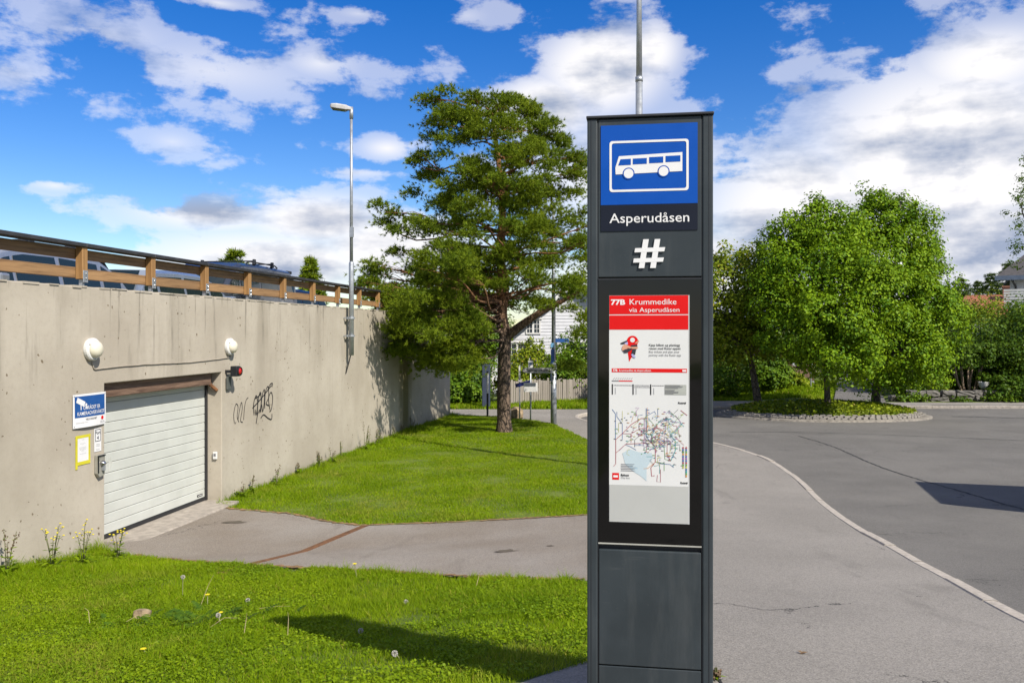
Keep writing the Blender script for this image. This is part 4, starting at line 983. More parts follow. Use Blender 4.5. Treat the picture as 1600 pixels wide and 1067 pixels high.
# ------------------------------------------------------------------ the pine by the wall
def pine():
    X0, Y0 = -.22, 24.0; Z0 = float(zt(X0, Y0)); rng = np.random.default_rng(11)
    r = tag(empty('pine_tree', (X0, Y0, Z0)), 'big spreading pine with bare lower trunk on the lawn beside the wall', 'tree')
    S = Y0 / 1300.; g = lambda px, py: np.array([(px - 800) * S - X0, 0, 1.65 - (py - 518) * S - Z0])
    tr = [np.array([.0, 0, -.15]), g(787, 620), g(788, 560), g(789, 522), g(784, 490), g(788, 450), g(781, 400), g(785, 350), g(783, 290), g(776, 230), g(768, 175)]
    P = smooth_pts([tuple(p) for p in tr], 4); n = len(P)
    MB().tube(P, [.26 if i == 0 else .19 * (1 - i / n) ** .62 + .015 + (.04 if i < 2 else 0) for i in range(n)], 16).build('trunk', MATS['pine_bark'], r, smooth=True)
    lim = [g(790, 528), g(815, 508), g(845, 488), g(880, 470), g(910, 452)]; lim = [p + np.array([0, -.25 * i, 0]) for i, p in enumerate(lim)]
    MB().tube(smooth_pts([tuple(p) for p in lim], 4), [.15 * (1 - .85 * i / 17) for i in range(17)], 10).build('limb', MATS['pine_bark'], r, smooth=True)
    lim = [g(790, 478), g(770, 470), g(745, 466), g(715, 470)]; lim = [p + np.array([0, -.35 * i, 0]) for i, p in enumerate(lim)]
    MB().tube(smooth_pts([tuple(p) for p in lim], 4), [.09 * (1 - .8 * i / 13) for i in range(13)], 8).build('limb', MATS['pine_bark'], r, smooth=True)
    # foliage pads: picture bearing, height and radius give the outline; depth is spread round the trunk
    rows = [(165, 668, 832), (190, 664, 862), (215, 662, 880), (245, 648, 908), (270, 652, 900), (300, 628, 905), (330, 596, 925), (360, 606, 940), (392, 603, 955), (420, 630, 965), (445, 598, 970), (470, 588, 970), (495, 604, 965), (520, 628, 955), (545, 642, 940)]
    pads = []
    for py, l, rr in rows:
        c = 784 - (600 - py) * .01; zz = g(0, py)[2]
        halfL = (c - l) * S; halfR = (min(rr, 985) - c) * S
        m = 10 if py < 200 else (12 if py < 300 else 14)
        if py > 530: m = 12
        for k in range(m):
            a = 6.2832 * (k + rng.random()) / m
            ca = math.cos(a); R_ = (halfR if ca > 0 else halfL); rad = rng.choice([rng.uniform(.72, .93), rng.uniform(.25, .72)], p=[.55, .45])
            x = ca * R_ * rad; yv = math.sin(a) * (halfL + halfR) / 2 * rad * 1.15
            if py > 560 and x > -.5: continue
            if py > 490 and -.3 < x < 2.0: continue
            if py > 420 and abs(x) < .7 and yv < .3: continue
            pads.append((x + (c - 784) * S, yv, zz - .10 + rng.normal() * .26, rng.uniform(.26, .54)))
        pads.append((-halfL * .92 + (c - 784) * S, rng.uniform(-.5, .3), zz, .34))
        if py < 500: pads.append((halfR * .92 + (c - 784) * S, rng.uniform(-.5, .3), zz, .34))
    for px, py in ((578, 432), (590, 446), (606, 462), (625, 478), (650, 500), (612, 486), (640, 525), (668, 545), (700, 520), (725, 540), (690, 555), (650, 540), (720, 560), (680, 500), (740, 500), (700, 470), (655, 470), (745, 560)):
        for q_ in range(2):
            q = g(px, py); pads.append((q[0] + rng.normal() * .15, -1.2 + rng.normal() * .7, q[2] + rng.normal() * .12, .40))
    for q_ in range(18):
        pads.append((rng.uniform(-2.3, .1), rng.uniform(.8, 3.2), rng.uniform(3.5, 5.8), rng.uniform(.34, .48)))
    for q_ in range(20):
        pads.append((rng.uniform(-2.6, -.9), -rng.uniform(2.4, 4.2), rng.uniform(2.8, 5.2), rng.uniform(.3, .44)))
    for px, py in ((760, 190), (790, 215), (800, 255), (770, 285), (795, 320), (765, 350), (800, 385), (775, 410), (745, 330), (820, 300), (815, 430), (760, 440), (735, 390), (840, 360), (835, 410)):
        q = g(px, py); pads.append((q[0] + rng.normal() * .2, -rng.uniform(.6, 2.2), q[2] - .05, .46))
    for px, py in ((670, 160), (700, 152), (740, 160), (775, 158), (810, 155), (830, 168), (690, 185), (850, 195), (880, 215), (900, 240), (650, 250), (600, 322), (598, 340), (915, 250)):
        q = g(px, py); pads.append((q[0], rng.normal() * .5, q[2] - .05, .33))
    T = []; D_ = []
    mb = MB()
    for (x, y, z, pr) in pads:
        nt = int(185 * (pr / .45) ** 2)
        o = rng.normal(size=(nt, 3)) * np.array([pr * .54, pr * .54, pr * .21]); o[:, 2] += -.22 * (o[:, 0] ** 2 + o[:, 1] ** 2) / pr
        outd = np.array([x, y, 0]); outd = outd / (np.linalg.norm(outd) + .01)
        T.append(np.array([x, y, z]) + o); D_.append(unit(o / pr * .9 + outd * .45 + np.array([0, 0, .65]) + rng.normal(size=(nt, 3)) * .35))
        if rng.random() < .5 and not (z < 4.3 and -.4 < x):
            d = math.hypot(x, y); zt_ = max(2.5 + 1.3 * rng.random(), z - d * rng.uniform(.12, .40)); j = min(n - 1, max(8, int(np.searchsorted([p.z for p in P], zt_))))
            b = np.array(P[j]); e = np.array([x, y, z - .05]); L = np.linalg.norm(e - b)
            p1 = b + (e - b) * .4 + np.array([0, 0, -.03 * L]) + rng.normal(size=3) * .06 * L; p2 = b + (e - b) * .75 + rng.normal(size=3) * .05 * L
            rr = .012 + .010 * L
            mb.tube(smooth_pts([tuple(b), tuple(p1), tuple(p2), tuple(e)], 3), [rr * (1 - .82 * i / 9) for i in range(10)], 6, False)
            for q in range(4):
                e2 = e + rng.normal(size=3) * np.array([.45, .45, .12]) * pr * 1.5; mb.tube([tuple(p2), tuple((p2 + e2) / 2 + rng.normal(size=3) * .05), tuple(e2)], [rr * .3, rr * .2, .004], 4, False)
    for i in range(13):   # bare dead twigs on the lower trunk
        j = rng.integers(9, 19); b = np.array(P[j]); a = rng.uniform(0, 6.28); L = rng.uniform(.5, 1.5)
        e = b + np.array([math.cos(a) * L, math.sin(a) * L, -rng.uniform(.0, .5)]); mb.tube([tuple(b), tuple((b + e) / 2 + rng.normal(size=3) * .1), tuple(e)], [.014, .009, .003], 4, False)
    mb.build('branches', MATS['pine_bark'], r, smooth=True)
    T = np.concatenate(T); D_ = np.concatenate(D_); k = 14; n = len(T)
    dirs = unit(D_[:, None, :] * .75 + rng.normal(size=(n, k, 3)) * .55); L = rng.uniform(.09, .155, (n, k, 1))
    sd = unit(np.cross(dirs, rng.normal(size=(n, k, 3)))) * .0095
    b = T[:, None, :] - dirs * .02
    V = np.stack([b - sd, b + sd, b + dirs * L], 2).reshape(-1, 3)
    F = np.arange(n * k * 3).reshape(-1, 3)
    # one island per tuft is not needed: shade varies per needle
    o = link('crown', mesh_np('crown', V, F), NEEDLE, r); o['kind'] = 'stuff'
    print('pine tris', len(F))
pine()

# ------------------------------------------------------------------ trees on the island and beyond
def gz(x, y): return float(zt(x, y) + hill(np.float64(x), np.float64(y)))
def at(px, y): return (px - 800) / 1300 * y
def zz(py, y): return 1.65 - (py - 518) / 1300 * y
def blob(px, py, rx, rz, y, base, ry=None):
    """lobe given by bearing, height and extents at distance y, local to base"""
    k = y / 1300; return (at(px, y) - base[0], y - base[1], zz(py, y) - base[2], rx * k, (ry or rx) * k, rz * k)
b1 = (at(1293, 31.0), 31.0, ISLZ + .36); Y = 31.0
tree('maple_tree', b1, (1.5, .13), [blob(1290, 450, 70, 80, Y, b1), blob(1288, 372, 42, 40, Y, b1), blob(1240, 430, 40, 45, Y - .6, b1), blob(1215, 470, 34, 40, Y - .5, b1), blob(1345, 480, 60, 66, Y - 1.2, b1), blob(1245, 525, 55, 42, Y - .8, b1), blob(1310, 555, 62, 40, Y - 1.6, b1), blob(1238, 375, 26, 26, Y, b1), blob(1292, 336, 15, 18, Y, b1), blob(1262, 350, 18, 20, Y, b1), blob(1322, 358, 20, 24, Y, b1), blob(1230, 352, 11, 14, Y, b1), blob(1290, 500, 50, 40, Y - 2, b1), blob(1340, 420, 34, 30, Y - 1.5, b1), blob(1205, 405, 18, 22, Y, b1)],
     600, 105, .108, 21, LEAF, 'bright green maple on the island, thin trunk nearest the road', group='trees on the roundabout island', nl=26, fork=1.5, spread=.27)
b2 = (at(1368, 32.6), 32.6, ISLZ + .30); Y = 32.6
tree('maple_tree', b2, (1.2, .20), [blob(1385, 440, 68, 80, Y, b2), blob(1368, 350, 30, 38, Y, b2), blob(1366, 318, 14, 18, Y, b2), blob(1405, 350, 28, 30, Y, b2), blob(1432, 372, 24, 28, Y, b2), blob(1440, 470, 46, 52, Y - .7, b2), blob(1470, 515, 36, 38, Y - .9, b2), blob(1485, 480, 20, 22, Y - .6, b2), blob(1400, 550, 66, 46, Y - 1.4, b2), blob(1335, 385, 34, 42, Y, b2), blob(1338, 345, 16, 20, Y, b2), blob(1425, 588, 42, 26, Y - 1.4, b2), blob(1452, 415, 22, 26, Y, b2), blob(1405, 465, 40, 36, Y - 1.8, b2), blob(1440, 345, 10, 12, Y, b2), blob(1372, 590, 30, 20, Y - 1.5, b2)],
     600, 105, .108, 22, LEAF, 'tallest green maple on the right of the island', group='trees on the roundabout island', nl=26, spread=.27)
b3 = (at(1186, 33.0), 33.0, ISLZ + .2); Y = 33.0
tree('maple_tree', b3, (1.9, .17), [blob(1160, 470, 60, 70, Y, b3), blob(1120, 470, 55, 62, Y, b3), blob(1190, 480, 45, 62, Y, b3), blob(1150, 540, 60, 38, Y, b3), blob(1150, 415, 22, 18, Y, b3), blob(1085, 500, 50, 60, Y, b3)],
     320, 80, .12, 23, LEAFY, 'yellowish green maple with leaning trunk at left end of island', group='trees on the roundabout island', nl=22, lean=(-.35, 0))
# ground cover on the island
def island_cover():
    rng = np.random.default_rng(3); cx, cy, rx, ry = ISL; n = 7000
    a = rng.uniform(0, 6.283, n); k = np.sqrt(rng.uniform(0, 1, n)) * .86
    x = rx * k * np.cos(a); y = ry * k * np.sin(a)
    z = np.interp(k, [0, .3, .6, .82], [.44, .42, .34, .18]) + zr(y + cy) - .11 - ISLZ + rng.uniform(.0, .16, n)
    C = np.stack([x, y, z], 1); N_ = unit(rng.normal(size=(n, 3)) * .6 + np.array([0, 0, .8]))
    o = link('ground_cover', leaf_mesh('ground_cover', C, N_, .11, rng), LEAFY, None, loc=(cx, cy, ISLZ)); tag(o, 'low leafy ground cover filling the roundabout island', 'ground cover', kind='stuff')
island_cover()

# right-hand garden
rngp = random.Random(12)
def place_shrub(px, y, py_top, wpx, mat, seed, label, name='garden_shrub', size=.13, group=None, n=120, per=46, flowers=0, zb=None, x=None):
    x = at(px, y) if x is None else x; base = (x, y, gz(x, y) if zb is None else zb); h = zz(py_top, y) - base[2]; w = wpx / 1300 * y / 2; rg = random.Random(seed); bl = []
    for i in range(6): bl.append((rg.uniform(-.6, .6) * w, rg.uniform(-.4, .4) * w, h * rg.uniform(.3, .72), w * rg.uniform(.4, .6), w * rg.uniform(.4, .6), h * rg.uniform(.24, .34)))
    bl.append((0, 0, h * .45, w * .8, w * .6, h * .45)); bl.append((rg.uniform(-.3, .3) * w, 0, h * .78, w * .4, w * .4, h * .24))
    return shrub(name, base, bl, n, per, size, seed, mat, label, group, flowers=flowers, spread=.10 * max(w, h) + .05)
for i, (px, y, py, w_, m, lab) in enumerate([
    (1445, 41, 520, 110, LEAFD, 'dark shrub behind the low stone wall, left of the bare stems'),
    (1500, 42, 515, 130, LEAFD, 'dark clipped shrub above the bare stems behind the stone wall'),
    (1575, 40, 500, 130, LEAFD, 'tall dark hedge shrub at the right edge above the kerb'),
    (1640, 39, 470, 150, LEAFH, 'hedge shrub just past the right picture edge'),
    (1590, 37.6, 585, 100, LEAFD, 'low dark rounded bush by the far kerb at right edge'),
    (1555, 46, 470, 110, LEAFY, 'light green shrub below the red roof'),
    (1490, 47, 480, 90, LEAFH, 'mid green shrub left of the white slatted fence'),
    (1600, 45, 478, 80, LEAFH, 'mid green shrub below the balcony house'),
    (1515, 52, 490, 90, LEAFY, 'pale shrub behind the white slatted fence'),
    (1410, 44, 505, 90, LEAFH, 'green shrub behind the tallest maple'),
    (1480, 40.2, 555, 110, LEAFD, 'broad dark shrub overhanging the left part of the stone wall'),
    (1545, 40.6, 530, 120, LEAFD, 'broad dark shrub overhanging the planter pot'),
    (1430, 38.4, 590, 60, LEAFD, 'low dark shrub at the left end of the stone wall'),
    (1620, 38.2, 520, 120, LEAFD, 'dark hedge shrub at the right edge behind the low bush'),
    (1470, 46, 495, 110, LEAFH, 'mid green shrub right behind the tallest maple'),
    (1455, 39.5, 585, 60, LEAFY, 'small yellow green bush left of the bare stems')]):
    place_shrub(px, y, py, w_, m, 40 + i, lab, n=130)
# pruned multi-stem shrub
r = tag(empty('pruned_bush', (at(1515, 38.6), 38.6, gz(at(1515, 38.6), 38.6))), 'pruned bush with a fan of pale bare stems above the stone wall', 'bush')
rg = random.Random(7)
for i in range(9):
    x0 = rg.uniform(-.25, .25); x1 = x0 * 3.4 + rg.uniform(-.3, .3)
    MB().tube([(x0, rg.uniform(-.15, .15), -.1), ((x0 + x1) / 2, 0, .7), (x1, rg.uniform(-.3, .3), 1.6)], [.05, .042, .03], 6).build('stem', plain('pale_stem', (.30, .22, .15), .8, 0, .2), r, smooth=True)
CC, L, Nn, rn = crown([(0, 0, 2.0, 1.5, 1.1, .55), (-.9, 0, 1.9, .8, .8, .5), (1.0, 0, 2.0, .8, .8, .5)], 110, 50, .12, 77, .2)
o = link('foliage', leaf_mesh('foliage', L, Nn, .12, rn), LEAFD, r); o['kind'] = 'stuff'
# stone retaining wall
r = tag(empty('stone_wall', (at(1480, 37.2), 37.2, gz(at(1480, 37.2), 37.2))), 'low rough stone retaining wall beyond the far kerb', 'wall')
rg = random.Random(5); GW = plain('wall_stone', (.15, .14, .125), .9, 0, .3, 7, .5)
for row in range(2):
    x = -2.6 + row * .3
    while x < 3.2:
        w_ = rg.uniform(.3, 1.1); h = rg.uniform(.18, .3)
        if row and rg.random() < .25: x += w_; continue
        bm = bmesh.new(); bmesh.ops.create_cube(bm, size=1); bmesh.ops.subdivide_edges(bm, edges=bm.edges, cuts=2, use_grid_fill=True)
        for v_ in bm.verts:
            v_.co = Vector((v_.co.x * (w_ - .04), v_.co.y * .4, v_.co.z * h)) * (1 - .10 * (v_.co.length > .7)) + Vector([rg.uniform(-.03, .03) for _ in range(3)])
        me = bpy.data.meshes.new('stone'); bm.to_mesh(me); bm.free()
        o = link('stone', me, GW, r, loc=(x + w_ / 2, rg.uniform(-.1, .1), .11 + row * .25)); o.rotation_euler = (0, rg.uniform(-.08, .08), rg.uniform(-.15, .15)); x += w_
for i, (px, y, py, w_, m, lab) in enumerate([(1425, 36.9, 622, 40, LEAFH, 'tuft of green plants below the left end of the stone wall'), (1500, 36.9, 628, 36, LEAFD, 'tuft of dark plants below the middle of the stone wall'), (1560, 36.8, 622, 50, LEAFH, 'tuft of green plants below the right end of the stone wall')]):
    place_shrub(px, y, py, w_, m, 160 + i, lab, 'low_plant', .10, n=40, per=30)
r = tag(empty('planter_pot', (at(1537, 38.0), 38.0, gz(at(1537, 38), 38) + .5)), 'white planter pot standing on the stone wall', 'pot')
MB().lathe([(.12, 0), (.19, .14), (.24, .3), (.25, .33), (.22, .33), (.19, .2)], 16).build('bowl', WHITE, r, smooth=True)
CC, L, Nn, rn = crown([(0, 0, .5, .25, .25, .22)], 16, 20, .09, 5, .08); link('plant', leaf_mesh('plant', L, Nn, .09, rn), LEAFH, r)['kind'] = 'stuff'
# behind and left of the island
for i, (px, y, py, w_, m, lab) in enumerate([
    (1140, 39, 560, 110, LEAFH, 'leafy hedge bush left of the leaning trunk'), (1205, 39.5, 565, 60, LEAFH, 'leafy hedge bush right of the leaning trunk'), (1225, 40, 590, 55, LEAFY, 'small bright bush beside the grass bank'),
    (1205, 43, 545, 70, LEAFP, 'purple leaved shrub behind the leaning maple'), (1160, 45, 500, 150, LEAFD, 'dark tall shrub behind the yellowish maple'), (1090, 41, 520, 130, LEAFD, 'dark hedge shrub hidden partly by the pylon'), (1270, 54, 520, 120, LEAFD, 'dark shrub at the top of the grass bank'), (1420, 52, 500, 110, LEAFD, 'dark shrub on the right of the side street'), (1330, 62, 500, 150, LEAFD, 'dark shrub closing the end of the side street')]):
    place_shrub(px, y, py, w_, m, 60 + i, lab, n=110)
# warning sign on grass bank
x, y = at(1267, 40), 40.0
r = tag(empty('warning_sign', (x, y, gz(x, y))), 'small red sign on thin post on the grass bank', 'sign')
MB().tube([(0, 0, -.1), (0, 0, 1.05)], .03, 8).build('post', GALV, r)
MB().prism([(-.2, 1.25), (.2, 1.25), (0, .92)], -.05, -.03).build('plate', RED, r); MB().prism([(-.12, 1.21), (.12, 1.21), (0, 1.0)], -.054, -.051).build('face', WHITE, r)
# garden steps / low building by the bank
x, y = at(1238, 46), 46.0
r = tag(empty('garden_shed', (x, y, gz(x, y) - .3)), 'grey shed with dark boards at foot of the grass bank', 'shed')
MB().b2((-1.0, -.6, 0), (1.0, .8, .55)).build('base', plain('shed_base', (.42, .43, .45), .8), r)
for i in range(10): MB().b2((-1.0 + i * .2, -.62, .56), (-.82 + i * .2, -.58, 1.35)).build('board', MATS['wood_dark'], r)
MB().b2((-1, -.57, .555), (1, .8, 1.35)).build('wall', ANTHD, r); MB().b2((-1.15, -.75, 1.36), (1.15, .9, 1.44)).build('roof', LGREY, r)

# pines far right and behind the deck
def conifer(name, loc, h, w, seed, label, group=None, cat='tree', mat=None, sparse=1.0):
    r = tag(empty(name, loc), label, cat, group); rng = np.random.default_rng(seed)
    MB().tube([(0, 0, -.2), (.05, 0, h * .5), (0, 0, h)], [.022 * h, .014 * h, .01], 8).build('trunk', MATS['tree_bark'], r, smooth=True)
    T = []; D_ = []; mb = MB(); lv = int(h * 2.4)
    for i in range(lv):
        f = i / lv; z = h * (.15 + .85 * f); rad = w * (1 - f) ** .8 * rng.uniform(.75, 1.15) + .1
        for k in range(6):
            a = 6.283 * (k + rng.random()) / 6; L = rad * rng.uniform(.6, 1.1); e = np.array([math.cos(a) * L, math.sin(a) * L, z - L * .18 + rng.normal() * .1])
            mb.tube([(0, 0, z), tuple(e)], [.02, .006], 4, False); nt = int(22 * sparse * (.4 + L))
            u_ = rng.uniform(.25, 1.05, nt)[:, None]; T.append(np.array([0, 0, z]) * (1 - u_) + e * u_ + rng.normal(size=(nt, 3)) * np.array([.14, .14, .07]) * (.6 + L * .3))
            D_.append(unit(np.tile(np.array([math.cos(a), math.sin(a), .5]), (nt, 1)) + rng.normal(size=(nt, 3)) * .5))
    mb.build('branches', MATS['tree_bark'], r)
    T = np.concatenate(T); D_ = np.concatenate(D_); n = len(T); k = 5
    dirs = unit(D_[:, None] * .8 + rng.normal(size=(n, k, 3)) * .6); sd = unit(np.cross(dirs, rng.normal(size=(n, k, 3)))) * .03
    b = T[:, None]; V = np.stack([b - sd, b + sd, b + dirs * .26], 2).reshape(-1, 3)
    o = link('crown', mesh_np('crown', V, np.arange(n * k * 3).reshape(-1, 3)), mat or SPRUCE, r); o['kind'] = 'stuff'
    return r
for i, (px, py, y, w_) in enumerate([(1503, 432, 85, 2.8), (1528, 436, 92, 2.0), (1548, 424, 88, 2.6), (1575, 408, 84, 3.0), (1480, 455, 95, 2.2)]):
    z0 = 2.0; conifer('conifer_tree', (at(px, y), y, z0), zz(py, y) - z0, w_, 90 + i, ['dark conifer tip left in the far row above the red roof', 'slender pale conifer second in the far row', 'dark conifer third in the far row behind the chimney', 'broad dark conifer beside the balcony house', 'low conifer tip showing just right of the maple'][i], 'far conifers above the red roof', sparse=.8)
tree('birch_tree', (at(1640, 40), 40, gz(at(1640, 40), 40)), (3.2, .16), [blob(1620, 330, 42, 45, 40, (at(1640, 40), 40, gz(at(1640, 40), 40))), blob(1655, 300, 60, 80, 40, (at(1640, 40), 40, gz(at(1640, 40), 40))), blob(1612, 395, 30, 34, 40, (at(1640, 40), 40, gz(at(1640, 40), 40)))], 120, 30, .10, 31, BIRCH, 'birch branches hanging in from the right edge', spread=.22)
for i, (px, py, y, w_, lab) in enumerate([(368, 386, 40, 1.7, 'conifer top showing over the railing behind the dark van'), (486, 398, 42, .9, 'narrow tree top showing over the railing left of the mast')]):
    z0 = -1.0; conifer('conifer_tree', (at(px, y), y, z0), zz(py, y) - z0, w_ * 1.35, 70 + i, lab, None, mat=NEEDLE, sparse=1.6)
# greenery between wall end and house
for i, (px, y, py, w_, m, lab, nm) in enumerate([
    (728, 37, 500, 100, LEAFH, 'tall leafy bush just past the end of the concrete wall', 'leafy_bush'), (690, 39, 470, 120, LEAFD, 'dark leafy bush behind the end of the concrete wall', 'leafy_bush'), (742, 35.8, 585, 60, LEAFD, 'low dark shrub left of the pine trunk', 'garden_shrub'),
    (715, 35.2, 590, 60, LEAFH, 'low green shrub at the end of the concrete wall', 'garden_shrub'), (750, 50, 470, 90, LEAFD, 'dark tree crown behind the white house', 'leafy_bush')]):
    place_shrub(px, y, py, w_, m, 110 + i, lab, nm, n=130)

# ------------------------------------------------------------------ white house behind the fence
def white_house():
    Y = 42.0; x0 = at(770, Y); z0 = -1.5; W = 8.4; r = tag(empty('white_house', (x0, Y, z0)), 'white clapboard house with gable behind the pine trunk', 'house')
    E = zz(545, Y) - z0; A = E + W / 2 * .80; bl = .165
    MB().loft([[(0, 0, 0), (W, 0, 0), (W, 0, E), (W / 2, 0, A), (0, 0, E)], [(0, 9, 0), (W, 9, 0), (W, 9, E), (W / 2, 9, A), (0, 9, E)]]).build('wall', SIDING, r)
    n = int(A / bl)
    for i in range(n):
        z = i * bl; h = z + bl
        def half(zz_): return W / 2 if zz_ <= E else W / 2 * (A - zz_) / (A - E)
        a, b = half(z + .02), half(h)
        if b < .1: break
        c = W / 2
        MB().loft([[(c - a, -.034, z), (c - a, -.004, z), (c - b, -.004, h), (c - b, -.014, h)], [(c + a, -.034, z), (c + a, -.004, z), (c + b, -.004, h), (c + b, -.014, h)]]).build('clapboard', SIDING, r)
    for sx, xb in ((-1, -.02), (1, W + .02)): MB().b2((xb - .07, -.06, 0), (xb + .07, .1, E)).build('corner_board', WHITE, r)
    rf = MB(); t = .16
    for s in (0, 1):
        xs = (-.45, W / 2) if s == 0 else (W + .45, W / 2); zs = (E - .36, A)
        rf.loft([[(xs[0], y, zs[0]), (xs[1], y, zs[1]), (xs[1], y, zs[1] + t), (xs[0], y, zs[0] + t)] for y in (-.45, 9.4)])
    rf.build('roof', ROOFD, r)
    for s in (0, 1):
        xs = (-.47, W / 2) if s == 0 else (W + .47, W / 2)
        MB().loft([[(xs[0], y, E - .50), (xs[1], y, A - .12), (xs[1], y, A + .1), (xs[0], y, E - .26)] for y in (-.52, -.46)]).build('barge_board', WHITE, r)
    MB().tube([(-.12, -.1, E - .2), (-.12, -.1, .1)], .05, 8).build('downpipe', GALV, r)
    def win(xc, z_, w, h):
        f = MB(); 
        for a, b in (((-w / 2, -.07, 0), (w / 2, -.04, .07)), ((-w / 2, -.07, h - .07), (w / 2, -.04, h)), ((-w / 2, -.072, 0), (-w / 2 + .07, -.042, h)), ((w / 2 - .07, -.072, 0), (w / 2, -.042, h)), ((-.05, -.074, 0), (.05, -.044, h))): f.b2(tuple(p + q for p, q in zip(a, (xc, 0, z_))), tuple(p + q for p, q in zip(b, (xc, 0, z_))))
        o = f.build('window', WHITE, r)
        MB().b2((xc - w / 2 + .02, -.038, z_ + .02), (xc + w / 2 - .02, -.036, z_ + h - .02)).build('pane', GLASSD, o)
        mb = MB()
        for k in (-.25, .25): mb.b2((xc + k * w - .012, -.06, z_), (xc + k * w + .012, -.04, z_ + h))
        for k in (.36, .66): mb.b2((xc - w / 2, -.061, z_ + k * h - .012), (xc + w / 2, -.041, z_ + k * h + .012))
        mb.build('glazing_bar', WHITE, o)
        MB().b2((xc - w / 2 - .08, -.12, z_ + h), (xc + w / 2 + .08, -.036, z_ + h + .08)).build('drip_cap', WHITE, o)
    win(at(808, Y) - x0, zz(565, Y) - z0, 1.15, .95); win(at(833, Y) - x0, zz(522, Y) - z0, .75, .75); win(at(900, Y) - x0, zz(565, Y) - z0, 1.15, .95)
white_house()
def plank_fence():
    x0, y0, x1, y1 = -.4, 35.0, 4.9, 38.2; r = tag(empty('plank_fence', (x0, y0, gz(x0, y0)), math.atan2(y1 - y0, x1 - x0)), 'weathered grey plank fence in front of the white house', 'fence')
    L = math.hypot(x1 - x0, y1 - y0); rg = random.Random(3); n = int(L / .115); me = []
    for v in range(4):
        m = MB().b2((-.048, -.012, 0), (.048, .012, 1.0)).mesh('plank'); m.materials.append(MATS['wood_grey']); me.append(m)
    for i in range(n):
        o = bpy.data.objects.new('plank', me[i % 4]); col.objects.link(o); o.parent = r; o.location = (i * .115, rg.uniform(-.008, .008), rg.uniform(-.03, .02)); o.rotation_euler = (0, rg.uniform(-.015, .015), 0); o.scale = (1, 1, rg.uniform(.98, 1.08))
    for z in (.2, .8): MB().b2((0, .025, z), (L, .065, z + .08)).build('rail', MATS['wood_grey'], r)
    for i in range(5): MB().b2((i * L / 4.05 - .04, .07, -.1), (i * L / 4.05 + .04, .15, 1.05)).build('post', MATS['wood_grey'], r)
plank_fence()
for i, (px, y, py, w_, m, lab, fl) in enumerate([(835, 39.4, 545, 70, LEAFY, 'yellow green bush in front of the house window', 0), (905, 39.0, 520, 85, LEAFH, 'flowering bush with white blossom over the fence', 160), (800, 37.0, 580, 50, LEAFY, 'small bright bush against the house corner', 0), (880, 37.6, 560, 50, LEAFH, 'blossoming shrub leaning over the plank fence', 90), (960, 38, 500, 90, LEAFH, 'bush behind the pylon beside the fence', 0), (1030, 39, 510, 90, LEAFD, 'dark bush behind the pylon', 0)]):
    place_shrub(px, y, py, w_, m, 130 + i, lab, n=110, flowers=fl, size=.12)
# sign posts near the pine
def sign_post():
    x, y = 1.33, 26.6; r = tag(empty('sign_post', (x, y, gz(x, y))), 'grey lamp post with guest parking arrow and blue street sign', 'sign post')
    MB().tube([(0, 0, -.1), (0, 0, 1.9)], [.10, .095], 12).build('base_pole', GALV, r, smooth=True)
    MB().tube([(0, 0, 1.88), (0, 0, 1.98)], .105, 12).build('collar', GALV, r, smooth=True)
    MB().tube([(0, 0, 1.9), (0, 0, 7.0)], [.07, .05], 12).build('pole', GALV, r, smooth=True)
    z = 1.75 - .02
    MB().prism([(-1.02, z), (-.90, z + .085), (-.08, z + .085), (-.08, z - .085), (-.90, z - .085)], -.12, -.10).build('arrow_sign', plain('sign_grey', (.42, .42, .41), .6), r)
    txt('Gjesteparkering', .072, -.86, z - .03, -.123, BLACK, r, width=.74, bold=.02)
    MB().b2((.06, -.03, 2.62), (.48, -.01, 2.74)).build('street_sign', BLUE2, r); MB().b2((-.10, -.13, 2.46), (.02, -.11, 2.6)).build('small_sign', plain('sky_sticker', (.14, .36, .60), .5), r)
    MB().b2((-.09, -.1, 1.96), (.02, -.075, 2.4)).build('band', BLUE2, r)
sign_post()
